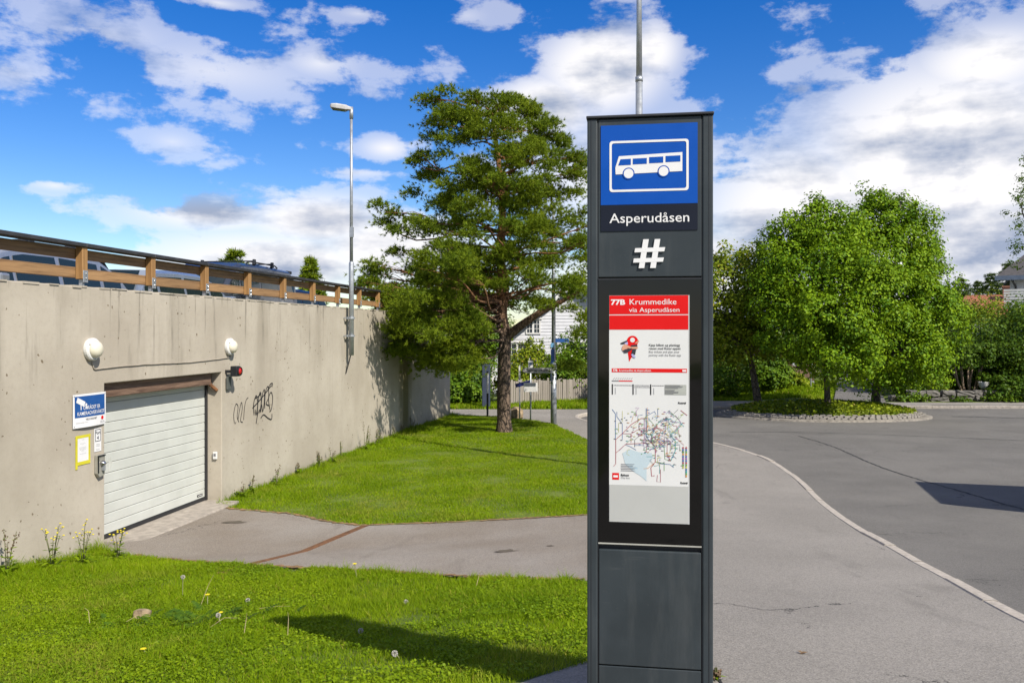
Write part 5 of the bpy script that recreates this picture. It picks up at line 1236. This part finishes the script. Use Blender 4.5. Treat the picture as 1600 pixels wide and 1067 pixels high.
def board_post():
    y = 27.8; x = at(829, y); r = tag(empty('parking_sign', (x, y, gz(x, y))), 'thin post with white text board and parking plate right of the pine', 'sign')
    MB().tube([(0, 0, -.1), (0, 0, 2.0)], .027, 8).build('post', GALV, r, smooth=True)
    b = MB().b2((-.23, -.05, .98), (.23, -.03, 1.28)).build('text_board', WHITE, r, bevel=.004)
    for i, s in enumerate(('PRIVAT OMRÅDE', 'Parkering kun for beboere', 'Gjester bruker egne plasser', 'Feilparkerte biler taues bort')): txt(s, .028 if i else .034, 0, 1.21 - i * .062, -.053, GREYT, b, 'CENTER', width=.38)
    p = MB().b2((-.08, -.05, 1.64), (.08, -.03, 2.02)).build('plate', WHITE, r); txt('P', .12, 0, 1.83, -.053, BLUE2, p, 'CENTER', bold=.05)
    MB().b2((-.03, -.053, 1.69), (.03, -.051, 1.76)).build('plate_mark', GREYT, p)
    x2 = at(812, y + .5) ; r = tag(empty('marker_post', (x2, y + .6, gz(x2, y + .6))), 'thin white topped post with slanted dark blue arm beside the pine', 'post')
    MB().tube([(0, 0, -.1), (0, 0, 1.85)], .022, 8).build('post', GALV, r, smooth=True); MB().b2((-.03, -.03, 1.4), (.03, -.02, 1.82)).build('cap_plate', WHITE, r)
    MB().box((.12, -.035, 1.22), (.55, .015, .13), Matrix.Rotation(R(-14), 3, 'Y')).build('blue_arm', plain('blue_arm', (.01, .02, .16), .5), r)
    x3, y3 = -.86, 29.2; r = tag(empty('bollard_post', (x3, y3, gz(x3, y3))), 'black and white marker pole on the lawn left of the pine trunk', 'post')
    MB().tube([(0, 0, -.1), (0, 0, .85)], .035, 8).build('lower_part', ANTHD, r); MB().tube([(0, 0, .85), (0, 0, 1.55)], .034, 8).build('upper_part', WHITE, r); MB().tube([(0, 0, 1.55), (0, 0, 1.62)], .036, 8).build('cap', ANTHD, r)
    x4, y4 = at(755, 30.2), 30.3; r = tag(empty('utility_box', (x4, y4 + 3.4, gz(x4, y4) )), 'dark blue grey utility cabinet behind the marker pole', 'cabinet')
    MB().b2((-.16, -.2, 0), (.16, .2, 1.75)).build('case', plain('cab_blue', (.03, .045, .08), .7), r, bevel=.02); MB().b2((-.18, -.22, 1.75), (.18, .22, 1.8)).build('lid', ANTHD, r, bevel=.01)
    x5, y5 = at(808, 28.6), 28.7
    def rock(name, loc, d, seed, label, m=STONE):
        bm = bmesh.new(); bmesh.ops.create_icosphere(bm, subdivisions=2, radius=1); rg = np.random.default_rng(seed); ph = rg.uniform(0, 6, 9)
        for v in bm.verts:
            c = v.co; k = 1 + .14 * math.sin(c.x * 3 + ph[0]) + .12 * math.sin(c.y * 4 + ph[1]) + .1 * math.sin(c.z * 5 + c.x * 4 + ph[2]) + .05 * math.sin(c.x * 11 + c.y * 9 + ph[3])
            for a in range(3): c[a] = max(-.82, min(.82, c[a] * k)) * d[a]
        me = bpy.data.meshes.new(name); bm.to_mesh(me); bm.free(); o = link(name, me, m, None, loc=loc); return tag(o, label, 'stone')
    rock('boulder', (x5, y5, gz(x5, y5) + .18), (.26, .22, .28), 1, 'pale block of stone right behind the pine trunk')
    x6, y6 = -3.0, 6.75; rock('field_stone', (x6, y6, gz(x6, y6) + .015), (.085, .07, .085), 9, 'tan stone lying in the front lawn among weeds')
board_post()

# ------------------------------------------------------------------ houses at right
def right_house():
    Y = 50.; x0 = at(1578, Y); z0 = .5; r = tag(empty('balcony_house', (x0, Y, z0), R(-33)), 'pale house with slatted balcony and grey roof at right edge', 'house')
    e = zz(432, Y) - z0
    MB().b2((0, 0, 0), (9, 8, e)).build('wall', plain('house_grey', (.52, .53, .53), .7), r)
    MB().loft([[(-.7, -.6, e - .15), (9.6, -.6, e - .15), (9.6, -.6, e), (-.7, -.6, e)], [(2.0, 4, e + 2.6), (7, 4, e + 2.6), (7, 4, e + 2.75), (2.0, 4, e + 2.75)], [(-.7, 8.6, e - .15), (9.6, 8.6, e - .15), (9.6, 8.6, e), (-.7, 8.6, e)]]).build('roof', ROOFD, r)
    MB().b2((-.75, -.7, e - .25), (9.65, -.61, e + .02)).build('fascia', plain('fascia_blue', (.13, .17, .24), .5), r)
    MB().tube([(.1, -.66, e - .2), (.3, -.3, e - .6), (.3, -.1, e - .8), (.3, -.1, .2)], .06, 8).build('downpipe', ANTHD, r)
    w = MB().b2((1.3, -.06, e - 1.9), (2.6, -.03, e - .5)).build('window', WHITE, r); MB().b2((1.4, -.075, e - 1.8), (2.5, -.062, e - .6)).build('pane', GLASSD, w)
    zb = zz(478, Y) - z0
    bal = MB().b2((-.2, -1.6, zb - .2), (9, -.01, zb)).build('balcony', WHITE, r)
    for i in range(7): MB().b2((-.25, -1.66, zb - .15 + i * .16), (9, -1.62, zb - .03 + i * .16)).build('balcony_slat', WHITE, bal)
right_house()
Y = 66.; x0 = at(1498, Y); r = tag(empty('red_roof_house', (x0, Y, 0), R(-28)), 'house with red tiled roof and brick chimney behind the shrubs', 'house')
ez = zz(492, Y)
MB().b2((0, 0, 0), (6.5, 6, ez)).build('wall', plain('cream_wall', (.5, .44, .36), .8), r)
MB().loft([[(-.4, -.5, ez - .2), (6.9, -.5, ez - .2), (6.9, -.5, ez), (-.4, -.5, ez)], [(.5, 3, ez + 1.5), (6.2, 3, ez + 1.5), (6.2, 3, ez + 1.65), (.5, 3, ez + 1.65)], [(-.4, 6.5, ez - .2), (6.9, 6.5, ez - .2), (6.9, 6.5, ez), (-.4, 6.5, ez)]]).build('roof', ROOFR, r)
MB().b2((3.1, 1.8, ez + .6), (3.7, 2.4, ez + 2.2)).b2((3.04, 1.74, ez + 2.2), (3.76, 2.46, ez + 2.32)).build('chimney', plain('brick_chimney', (.33, .16, .11), .9, 0, .3, 12), r)
Y = 45.; x0 = at(1519, Y); r = tag(empty('slatted_screen', (x0, Y, gz(x0, Y))), 'white slatted screen fence among the garden shrubs', 'fence')
zt0 = zz(506, Y) - gz(x0, Y)
for i in range(5): MB().b2((0, 0, zt0 - .13 - i * .15), (1.15, .03, zt0 - .03 - i * .15)).build('slat', WHITE, r)
for x in (.05, 1.05): MB().b2((x, .032, -.1), (x + .07, .1, zt0)).build('post', WHITE, r)

# ------------------------------------------------------------------ cars on the deck
def car(name, loc, rz, L, W, H, paint, label, kind='hatch', bars=True, group='cars parked on the deck'):
    r = tag(empty(name, loc, rz), label, 'car', group)
    hw = W / 2; belt = H * .62 if kind != 'van' else H * .56
    # profile stations along x (front +): (x, hood/belt height, half width)
    st = [(-.5, .62, .80), (-.47, .93, .93), (-.40, 1.0, .98), (-.2, 1.0, 1.0), (.05, 1.0, 1.0), (.22, .97, 1.0), (.36, .86, .97), (.46, .74, .88), (.5, .58, .74)]
    if kind == 'van': st = [(-.5, .9, .93), (-.47, 1.0, .97), (-.4, 1.0, 1.), (-.2, 1., 1.), (.05, 1., 1.), (.25, 1., 1.), (.38, .92, .98), (.47, .82, .90), (.5, .6, .78)]
    rings = []
    for x, h, w in st:
        z1 = belt * h; y = hw * w
        rings.append([(x * L, -y * .92, .22), (x * L, -y, .42), (x * L, -y, z1 * .72), (x * L, -y * .95, z1 * .94), (x * L, -y * .82, z1), (x * L, y * .82, z1), (x * L, y * .95, z1 * .94), (x * L, y, z1 * .72), (x * L, y, .42), (x * L, y * .92, .22)])
    b = MB().loft(rings).build('body', paint, r, smooth=True); sd = b.modifiers.new('sub', 'SUBSURF'); sd.levels = sd.render_levels = 2
    gh = {'hatch': [(-.485, .02, .80), (-.43, .55, .80), (-.34, .93, .78), (-.15, 1.0, .77), (.02, .98, .77), (.10, .82, .79), (.27, .03, .84)], 'van': [(-.492, .02, .88), (-.475, .75, .84), (-.44, .97, .80), (-.1, 1.0, .79), (.12, .97, .79), (.20, .82, .80), (.36, .03, .86)]}[kind]
    rings = []
    for x, f, w in gh:
        z1 = belt - .02 + (H - belt + .02) * f; y0 = hw * .93; y1 = hw * (.93 - (.93 - w) * f)
        rings.append([(x * L, -y0, belt - .05), (x * L, -y1, z1 - .06 * f), (x * L, -y1 * .86, z1), (x * L, 0, z1 + .02 * f), (x * L, y1 * .86, z1), (x * L, y1, z1 - .06 * f), (x * L, y0, belt - .05)])
    g = MB().loft(rings).build('cabin', paint, r, smooth=False, bevel=.03)
    def gp(x, f, s):   # point on the cabin side
        xs = [q[0] for q in gh]; ff = np.interp(x, xs, [q[1] for q in gh]); w = np.interp(x, xs, [q[2] for q in gh])
        zt_ = belt - .02 + (H - belt + .02) * ff - .06 * ff; y0 = hw * .93; y1 = hw * (.93 - (.93 - w) * ff); k = f
        return (x * L, s * (y0 + (y1 - y0) * k + .007), belt - .05 + (zt_ - belt + .05) * k)
    spans = {'hatch': [(-.435, -.345), (-.325, -.145), (-.125, .055), (.07, .17)], 'van': [(-.46, -.29), (-.27, -.06), (-.04, .16), (.18, .27)]}[kind]
    for s in (-1, 1):
        for a, c in spans:
            V = [gp(a + (c - a) * i / 4, k, s) for k in (.16, .88) for i in range(5)]
            MB().add(V, [(i, i + 1, i + 6, i + 5) for i in range(4)]).build('side_window', CARGL, r)
    i0 = len(gh) - 2; A, B = gh[i0], gh[i0 + 1]
    def across(A, B, t, off):
        x = A[0] + (B[0] - A[0]) * t; f = A[1] + (B[1] - A[1]) * t; w = A[2] + (B[2] - A[2]) * t; z1 = belt - .02 + (H - belt + .02) * f; y1 = hw * (.93 - (.93 - w) * f) * .84
        return [(x * L + off, -y1, z1 + .008), (x * L + off, 0, z1 + .02 * f + .008), (x * L + off, y1, z1 + .008)]
    mb = MB(); a = across(A, B, .08, .012); c = across(A, B, .92, .012); mb.add(a + c, [(0, 1, 4, 3), (1, 2, 5, 4)]); mb.build('windscreen', CARGL, r)
    mb = MB(); a = across(gh[1], gh[0], -.6 if kind == 'hatch' else .15, -.02); c = across(gh[1], gh[0], .75, -.02); mb.add(a + c, [(0, 1, 4, 3), (1, 2, 5, 4)]); mb.build('rear_window', CARGL, r)
    for sx in (-.31, .32):
        for s in (-1, 1):
            w = MB().lathe([(.2, -.1), (.31, -.1), (.325, -.07), (.325, .07), (.31, .1), (.2, .1)], 24, 'y', (sx * L, s * (hw - .12), .325)).build('wheel', RUBBER, r, smooth=False)
            MB().lathe([(.2, -.09), (.2, .09), (.05, .105), (.01, .106)], 14, 'y', (sx * L, s * (hw - .12) + 0, .325)).build('rim', CHROME, w)
    for s in (-1, 1):
        MB().b2((-.497 * L, s * (hw * .78), belt * .66), (-.455 * L, s * (hw * .975), belt * .98)).build('tail_light', LENSR, r, bevel=.02)
        MB().b2((.435 * L, s * (hw * .55), belt * .60), (.478 * L, s * (hw * .86), belt * .72)).build('headlight', COV, r, bevel=.02)
        MB().b2((.15 * L, s * hw * .94, belt + .02), (.185 * L, s * (hw + .16), belt + .14)).build('mirror', paint, r, bevel=.03)
        for xx in (-.1, .12): MB().b2((xx * L, s * (hw * .99), belt * .82), (xx * L + .16, s * (hw * 1.015), belt * .85)).build('door_handle', paint, r, bevel=.008)
        if bars:
            MB().tube([(-.33 * L, s * hw * .68, H + .0), (-.30 * L, s * hw * .68, H + .05), (.0 * L, s * hw * .68, H + .05), (.03 * L, s * hw * .68, H)], .018, 8).build('roof_rail', RUBBER, r)
    if bars:
        for xx in (-.25, -.04):
            bar = MB().b2((xx * L - .03, -hw * .74, H + .06), (xx * L + .03, hw * .74, H + .09)).build('roof_bar', ANTHD, r, bevel=.01)
            for s in (-1, 1): MB().loft([[(xx * L - .07, s * hw * .72 - .03, H - .02), (xx * L + .07, s * hw * .72 - .03, H - .02), (xx * L + .07, s * hw * .72 + .03, H - .02), (xx * L - .07, s * hw * .72 + .03, H - .02)], [(xx * L - .04, s * hw * .72 - .03, H + .12), (xx * L + .04, s * hw * .72 - .03, H + .12), (xx * L + .04, s * hw * .72 + .03, H + .12), (xx * L - .04, s * hw * .72 + .03, H + .12)]]).build('bar_foot', ANTHD, bar, bevel=.01)
    MB().b2((-.505 * L, -hw * .85, .3), (-.48 * L, hw * .85, .55)).build('rear_bumper', ANTHD, r, bevel=.03)
    if kind == 'van':
        MB().b2((-.52 * L, -hw * .7, H - .10), (-.45 * L, hw * .7, H - .02)).build('spoiler', ANTHD, r, bevel=.02); MB().b2((-.525 * L, -.16, H - .08), (-.519 * L, .16, H - .045)).build('brake_light', LENSR, r)
    return r
SILV = plain('paint_silver', (.36, .40, .46), .3, .55, .03, 3, 0, .8); SILV2 = plain('paint_blue_silver', (.30, .36, .45), .3, .5, .03, 3, 0, .8); DARKP = plain('paint_graphite', (.045, .055, .075), .3, .3, .05, 3, 0, .8); BLKP = plain('paint_black', (.010, .011, .013), .3, .1, .05, 3, 0, .8)
DZ = 1.3
def onc(s, o): p = wp(s, -o, DZ); return (p.x, p.y, p.z)
car('parked_car', onc(10.9, 2.0), WROT + math.pi, 4.4, 1.78, 1.50, SILV, 'silver estate car with black roof bars nearest the left edge')
car('parked_car', onc(15.3, 2.0), WROT, 4.2, 1.76, 1.42, SILV2, 'silver blue car with its bonnet towards the lamp mast', bars=False)
car('parked_van', onc(20.6, 3.6), WROT + math.pi, 4.9, 1.95, 2.05, DARKP, 'dark grey tall car with red tail light behind the railing', 'van', bars=True)
car('parked_car', onc(24.4, 4.2), WROT + R(170), 4.3, 1.8, 1.62, BLKP, 'black car at the end of the deck row', bars=False)

# guessed truck, added unseen outside the frame on the right to cast the road shadow
def truck():
    e = math.tan(R(SUN_EL)); h = 3.0; k = h / e
    ax, ay = 6.87 + .66 * k, 13.0 - .751 * k
    r = tag(empty('shadow_truck', (ax, ay, float(zr(ay)) - .11), R(-19)), 'white box truck added out of frame to cast the shadow on the road', 'truck')
    MB().b2((0, 0, .75), (5.2, 2.45, h + .02)).build('cargo_box', WHITE, r, bevel=.03)
    MB().b2((.1, .15, .5), (7.0, 2.3, .74)).build('chassis', ANTHD, r)
    c = MB().loft([[(5.3, .1, .5), (7.2, .1, .5), (7.25, .1, 1.5), (6.9, .15, 2.45), (5.3, .15, 2.5)], [(5.3, 2.35, .5), (7.2, 2.35, .5), (7.25, 2.35, 1.5), (6.9, 2.3, 2.45), (5.3, 2.3, 2.5)]]).build('cab', WHITE, r, bevel=.04)
    MB().b2((6.0, .02, 1.5), (6.7, .09, 2.2)).build('side_window', CARGL, c)
    for x in (1.2, 6.2):
        for y in (.05, 2.4): MB().lathe([(.2, -.13), (.45, -.13), (.47, 0), (.45, .13), (.2, .13)], 20, 'y', (x, y, .47)).build('wheel', RUBBER, r)
truck()

# ------------------------------------------------------------------ grass
def vnoise(x, y, s, seed):
    r_ = np.random.default_rng(seed); G = r_.random((64, 64)); X = x * s; Y_ = y * s
    i = np.floor(X).astype(int); j = np.floor(Y_).astype(int); u = X - i; v = Y_ - j; u = u * u * (3 - 2 * u); v = v * v * (3 - 2 * v)
    g = lambda a, b: G[a % 64, b % 64]
    return (g(i, j) * (1 - u) + g(i + 1, j) * u) * (1 - v) + (g(i, j + 1) * (1 - u) + g(i + 1, j + 1) * u) * v
def grass_patch(name, xr, yr, dens, cond, hgt, wid, seed, label, clover=0, wall_tall=True, zf=zt):
    rng = np.random.default_rng(seed); n = int((xr[1] - xr[0]) * (yr[1] - yr[0]) * dens)
    x = rng.uniform(*xr, n); y = rng.uniform(*yr, n)
    # clumping: pull blades toward clump centres
    k = cond(x, y) & (np.abs(x) < .74 * y + .6); x, y = x[k], y[k]
    nz = vnoise(x, y, 1.4, seed) * .6 + vnoise(x, y, 5.3, seed + 1) * .4
    n = len(x); z = zf(x, y) - .012
    h = hgt * (.45 + 1.0 * nz) * rng.uniform(.55, 1.35, n)
    if wall_tall: h *= 1 + 2.2 * np.exp(-np.abs(x - xw(y)) / .22) * rng.random(n) + .9 * np.exp(-np.abs(y - yN(x)) / .12) * (x < .5) * rng.random(n)
    a = rng.uniform(0, 6.283, n); lean = rng.uniform(.15, .95, n) * h; la = rng.uniform(0, 6.283, n) 
    B = np.stack([x, y, z], 1); W = np.stack([np.cos(a), np.sin(a), 0 * a], 1) * (wid * rng.uniform(.6, 1.3, n))[:, None]
    M_ = B + np.stack([np.cos(la) * lean * .3, np.sin(la) * lean * .3, h * .6], 1)
    T = B + np.stack([np.cos(la) * lean, np.sin(la) * lean, h], 1)
    V = np.stack([B - W * .5, B + W * .5, M_ + W * .42, T, M_ - W * .42], 1).reshape(-1, 3)
    i = np.arange(n)[:, None] * 5
    F = np.concatenate([i + np.array([[0, 1, 2]]), i + np.array([[0, 2, 4]]), i + np.array([[4, 2, 3]])])
    o = link(name, mesh_np(name, V, F), GRASS); tag(o, label, 'grass', kind='stuff')
    print(name, n, len(F))
    if clover:
        m = int((xr[1] - xr[0]) * (yr[1] - yr[0]) * clover); x = rng.uniform(*xr, m); y = rng.uniform(*yr, m)
        k = cond(x, y) & (np.abs(x) < .74 * y + .6) & (vnoise(x, y, .9, 77) + .5 * vnoise(x, y, 3.7, 78) > .62); x, y = x[k], y[k]
        C = np.stack([x, y, zf(x, y) + rng.uniform(.012, .045, len(x))], 1)
        o = link(name.replace('grass', 'clover'), leaf_mesh('clover', C, unit(rng.normal(size=C.shape) * .42 + np.array([0, 0, 1])), .019, rng, .15, .9), CLOVER); tag(o, label.replace('grass', 'clover leaves').replace('short', 'small'), 'clover', kind='stuff')
nearc = lambda x, y: (y < yN(x) + .05 - .22 * vnoise(x, y, 2.7, 33) * vnoise(x, y, 9., 34) * 2) & (x < pavl(y) + .04 * np.sin(y * 9)) & (x > xw(y))
farc = lambda x, y: (y > yF(x) - .03 + .16 * vnoise(x, y, 3.1, 31) * vnoise(x, y, 11., 32) * 2) & (x < pavl(y) + .03 * np.sin(y * 8)) & (x > xw(y)) & (y < 30.2)
grass_patch('front_grass', (-6.2, .6), (3.2, 10.6), 9000, nearc, .055, .0046, 5, 'short bright grass of the front lawn below the pylon', clover=3600)
grass_patch('back_grass', (-5.2, 2.2), (11.2, 20), 3600, farc, .045, .0075, 6, 'short bright grass of the middle lawn beside the wall')
grass_patch('back_grass', (-4.4, 2.2), (20, 30.3), 1700, farc, .055, .012, 7, 'short bright grass of the lawn around the pine')
vergec = lambda x, y: (y > 33.3) & (y < 36.2 + np.clip(x, -5, 3.2) * .6) & (x < xk(np.minimum(y, 33.3)) + 1.2)
grass_patch('verge_grass', (-5, 4.6), (33.2, 38), 550, vergec, .16, .03, 8, 'longer grass on the verge in front of the plank fence', wall_tall=False, zf=lambda x, y: zt(x, y) + hill(x, y))
bankc = lambda x, y: (y > 37.3) & (x < 13.4 + (y - 35) * .405) & (x > 9)
grass_patch('bank_grass', (9, 20), (37, 50), 420, bankc, .16, .045, 9, 'sunlit grass bank beside the side street', wall_tall=False, zf=lambda x, y: zt(x, y) + hill(x, y))

# ------------------------------------------------------------------ weeds and flowers
def leaf_blade(mb, p, d, L, w, up):
    d = Vector(d).normalized(); s = d.cross(Vector((0, 0, 1))).normalized() * w; p = Vector(p); a = p + d * L * .5 + Vector((0, 0, up * L * .6)); e = p + d * L + Vector((0, 0, up * L * .5))
    mb.add([p - s * .2, p + s * .2, a + s, e, a - s], [(0, 1, 2, 4), (4, 2, 3)])
def weed(loc, seed, label, h=.5, stems=4, fl=True, cat='weed', group=None, leaf=.12, lean=.2, name='yellow_flower_weed'):
    r = tag(empty(name, loc), label, cat, group); rg = random.Random(seed); ms = MB(); ml = MB(); mf = MB()
    for i in range(stems):
        a = rg.uniform(0, 6.28); L = h * rg.uniform(.6, 1.05); e = Vector((math.cos(a) * lean * L, math.sin(a) * lean * L, L))
        ms.tube([(0, 0, -.02), tuple(e * .5 + Vector((0, 0, .04))), tuple(e)], [.005, .004, .0025], 5, False)
        for j in range(5): t_ = rg.uniform(.1, .85); leaf_blade(ml, e * t_, (math.cos(a + rg.uniform(-2.5, 2.5)), math.sin(a + rg.uniform(-2.5, 2.5)), 0), leaf * (1.1 - t_), leaf * .14, rg.uniform(-.2, .6))
        if fl:
            for j in range(rg.randint(2, 4)):
                q = e + Vector((rg.uniform(-.05, .05), rg.uniform(-.05, .05), rg.uniform(-.04, .04))); ms.tube([tuple(e * .9), tuple(q)], .002, 4, False)
                mf.lathe([(.003, -.005), (.012, .002), (.009, .008), (.002, .009)], 8, 'z', tuple(q))
        else:
            for j in range(12): t_ = rg.uniform(.55, 1.0); q = e * t_ + Vector((rg.gauss(0, .012), rg.gauss(0, .012), 0)); mf.box(tuple(q), (.008, .008, .013), Matrix.Rotation(rg.uniform(0, 3), 3, 'X'))
    for j in range(9):
        a = rg.uniform(0, 6.28); leaf_blade(ml, (0, 0, .01), (math.cos(a), math.sin(a), 0), leaf * rg.uniform(1, 1.8), leaf * .22, rg.uniform(.2, .9))
    ms.build('stalks', plain('weed_stem', (.13, .14, .05), .8), r); ml.build('leaves', CLOVER, r)
    mf.build('flower_heads', PETALY if fl else plain('seed_brown', (.14, .09, .05), .9), r)['kind'] = 'stuff'
for i, (x, y, h, lab) in enumerate([(-5.0, 9.05, .52, 'yellow flowering weed at the wall foot near the left edge'), (-4.82, 9.35, .5, 'tallest yellow flowering weed against the wall'), (-4.62, 9.75, .36, 'smaller yellow flowering weed nearest the garage door')]):
    weed((x, y, gz(x, y)), 200 + i, lab, h, 6, True, group='yellow weeds along the wall')
for i in range(16):
    s = 14.2 + i * .72 + .4 * math.sin(i * 5); p = wp(s, .12 + .08 * math.sin(i * 3.3), 0)
    weed((p.x, p.y, gz(p.x, p.y)), 220 + i, 'brown seeded weed at the wall foot, %s from the garage opening' % ('first second third fourth fifth sixth seventh eighth ninth tenth eleventh twelfth thirteenth fourteenth fifteenth sixteenth'.split()[i]), .22 + .22 * abs(math.sin(i * 2.2)) + (.25 if 7 <= i <= 10 else 0), 3, False, group='brown weeds along the wall foot', name='seed_weed')
p = wp(8.8, .2, 0); weed((p.x, p.y, gz(p.x, p.y)), 240, 'dry seeded weed at the wall foot at left edge', .6, 4, False, name='seed_weed')
# feathery weed patch in the front lawn
def fern_patch():
    x0, y0 = -2.55, 6.5; r = tag(empty('feathery_weed', (x0, y0, gz(x0, y0))), 'dark green feathery weed patch beside the tan stone in front lawn', 'weed'); rg = random.Random(6); ml = MB()
    for i in range(120):
        a = rg.uniform(0, 6.28); L = rg.uniform(.10, .22); bx, by = rg.gauss(0, .26), rg.gauss(0, .11); base = Vector((bx, by, gz(x0 + bx, y0 + by) - gz(x0, y0)))
        d = Vector((math.cos(a), math.sin(a), rg.uniform(.3, 1.0))).normalized()
        for j in range(9):
            t_ = j / 9; q = base + d * L * t_ - Vector((0, 0, .35 * L * t_ * t_)); w_ = L * .30 * (1 - t_) + .008
            s = d.cross(Vector((0, 0, 1))).normalized()
            for sg in (-1, 1): ml.add([q, q + s * sg * w_ + d * .012, q + d * .018], [(0, 1, 2)])
    ml.build('fronds', LEAFD, r)
fern_patch()
def dandelion(x, y, h, kind, label, seed):
    r = tag(empty('dandelion', (x, y, gz(x, y))), label, 'dandelion', 'dandelions in the front lawn'); rg = random.Random(seed); e = Vector((rg.uniform(-.04, .04), rg.uniform(-.04, .04), h))
    MB().tube([(0, 0, -.02), tuple(e * .5), tuple(e)], .0035, 5).build('stalk', plain('dandelion_stem', (.26, .27, .12), .7), r)
    if kind == 'clock':
        ml = MB(); rn = np.random.default_rng(seed)
        for d in unit(rn.normal(size=(130, 3))): q = e + Vector(d) * .019; s = Vector(unit(np.cross(d, rn.normal(size=3)))) * .0035; ml.add([tuple(e + Vector(d) * .006), tuple(q + s), tuple(q - s)], [(0, 1, 2)])
        ml.build('seed_head', plain('seed_fluff', (.55, .53, .47), .9), r)
    else:
        mf = MB()
        for j in range(22): a = j * .2856; d = Vector((math.cos(a), math.sin(a), .25)); s = Vector((-math.sin(a), math.cos(a), 0)) * .004; mf.add([tuple(e), tuple(e + d * .02 + s), tuple(e + d * .021), tuple(e + d * .02 - s)], [(0, 1, 2, 3)])
        mf.lathe([(.001, -.008), (.009, -.002), (.010, .004), (.001, .008)], 10, 'z', tuple(e)); mf.build('flower_head', PETALY, r)
for i, (x, y, h, k, lab) in enumerate([(-2.95, 7.45, .20, 'clock', 'tall dandelion clock above the feathery weed'), (-2.58, 7.05, .10, 'flower', 'yellow dandelion flower by the dry straw stalk'), (-2.35, 6.6, .05, 'flower', 'yellow dandelion flower right of the feathery weed'), (-2.2, 6.3, .08, 'clock', 'small dandelion clock right of the feathery weed'),
    (-2.45, 5.6, .05, 'flower', 'yellow dandelion flower at the front of the lawn'), (-1.45, 7.8, .16, 'flower', 'yellow dandelion flower at the driveway edge'), (-2.25, 7.1, .03, 'clock', 'low dandelion clock in the middle of the lawn'), (-.85, 6.6, .03, 'clock', 'pale dandelion clock near the driveway at right'), (-1.0, 5.6, .03, 'clock', 'pale dandelion clock beside the pylon shadow'), (-.65, 4.9, .05, 'clock', 'withered dandelion clock in front of the pylon shadow')]): dandelion(x, y, h, k, lab, 300 + i)
for i, (x, y, dx, dz_, L) in enumerate([(-2.62, 7.0, .11, .26, .3), (-2.05, 6.75, .25, -.04, .3), (-3.05, 6.55, .20, .05, .28), (-2.25, 6.2, .2, .07, .3), (-3.35, 6.6, -.04, .12, .22), (-1.9, 5.9, .02, .15, .22), (-.3, 7.0, .05, .13, .2), (-1.55, 5.75, .0, .16, .3)]):
    r = tag(empty('straw_stalk', (x, y, gz(x, y) + .03)), ['upright pale straw stalk beside a dandelion', 'bent straw stalk lying right of the weeds', 'straw stalk lying below the tan stone', 'straw stalk lying right of the feathery weed', 'short straw stalk left of the tan stone', 'straw stalk standing in the middle of the lawn', 'straw stalk near the driveway', 'straw stalk in the pylon shadow'][i], 'straw', 'dry straw stalks in the lawn')
    MB().tube([(0, 0, 0), (dx * .5, .02, dz_ * .5 + .03), (dx, .0, max(dz_, .02))], [.0025, .002, .001], 5).build('stalk', DRY, r)
# weed in the pavement crack right of the pylon, leaf on the pavement
weed((.985, 4.02, float(zr(4.02))), 401, 'small weed sprouting from the pavement crack right of the pylon', .05, 3, False, leaf=.035, name='crack_weed')
weed((.97, 3.62, float(zr(3.62)) + .0), 402, 'tiny weed in the pavement crack at the pylon foot', .04, 3, False, leaf=.03, name='crack_weed')
mb = MB(); leaf_blade(mb, (0, 0, 0), (1, .2, 0), .05, .012, .2); leaf_blade(mb, (.02, .01, 0), (-.6, .5, 0), .03, .01, .3); o = mb.build('fallen_leaf', plain('leaf_brown', (.20, .12, .05), .8), None); o.location = (1.55, 4.48, float(zr(4.48)) + .006); tag(o, 'dry brown leaf lying on the pavement', 'leaf')
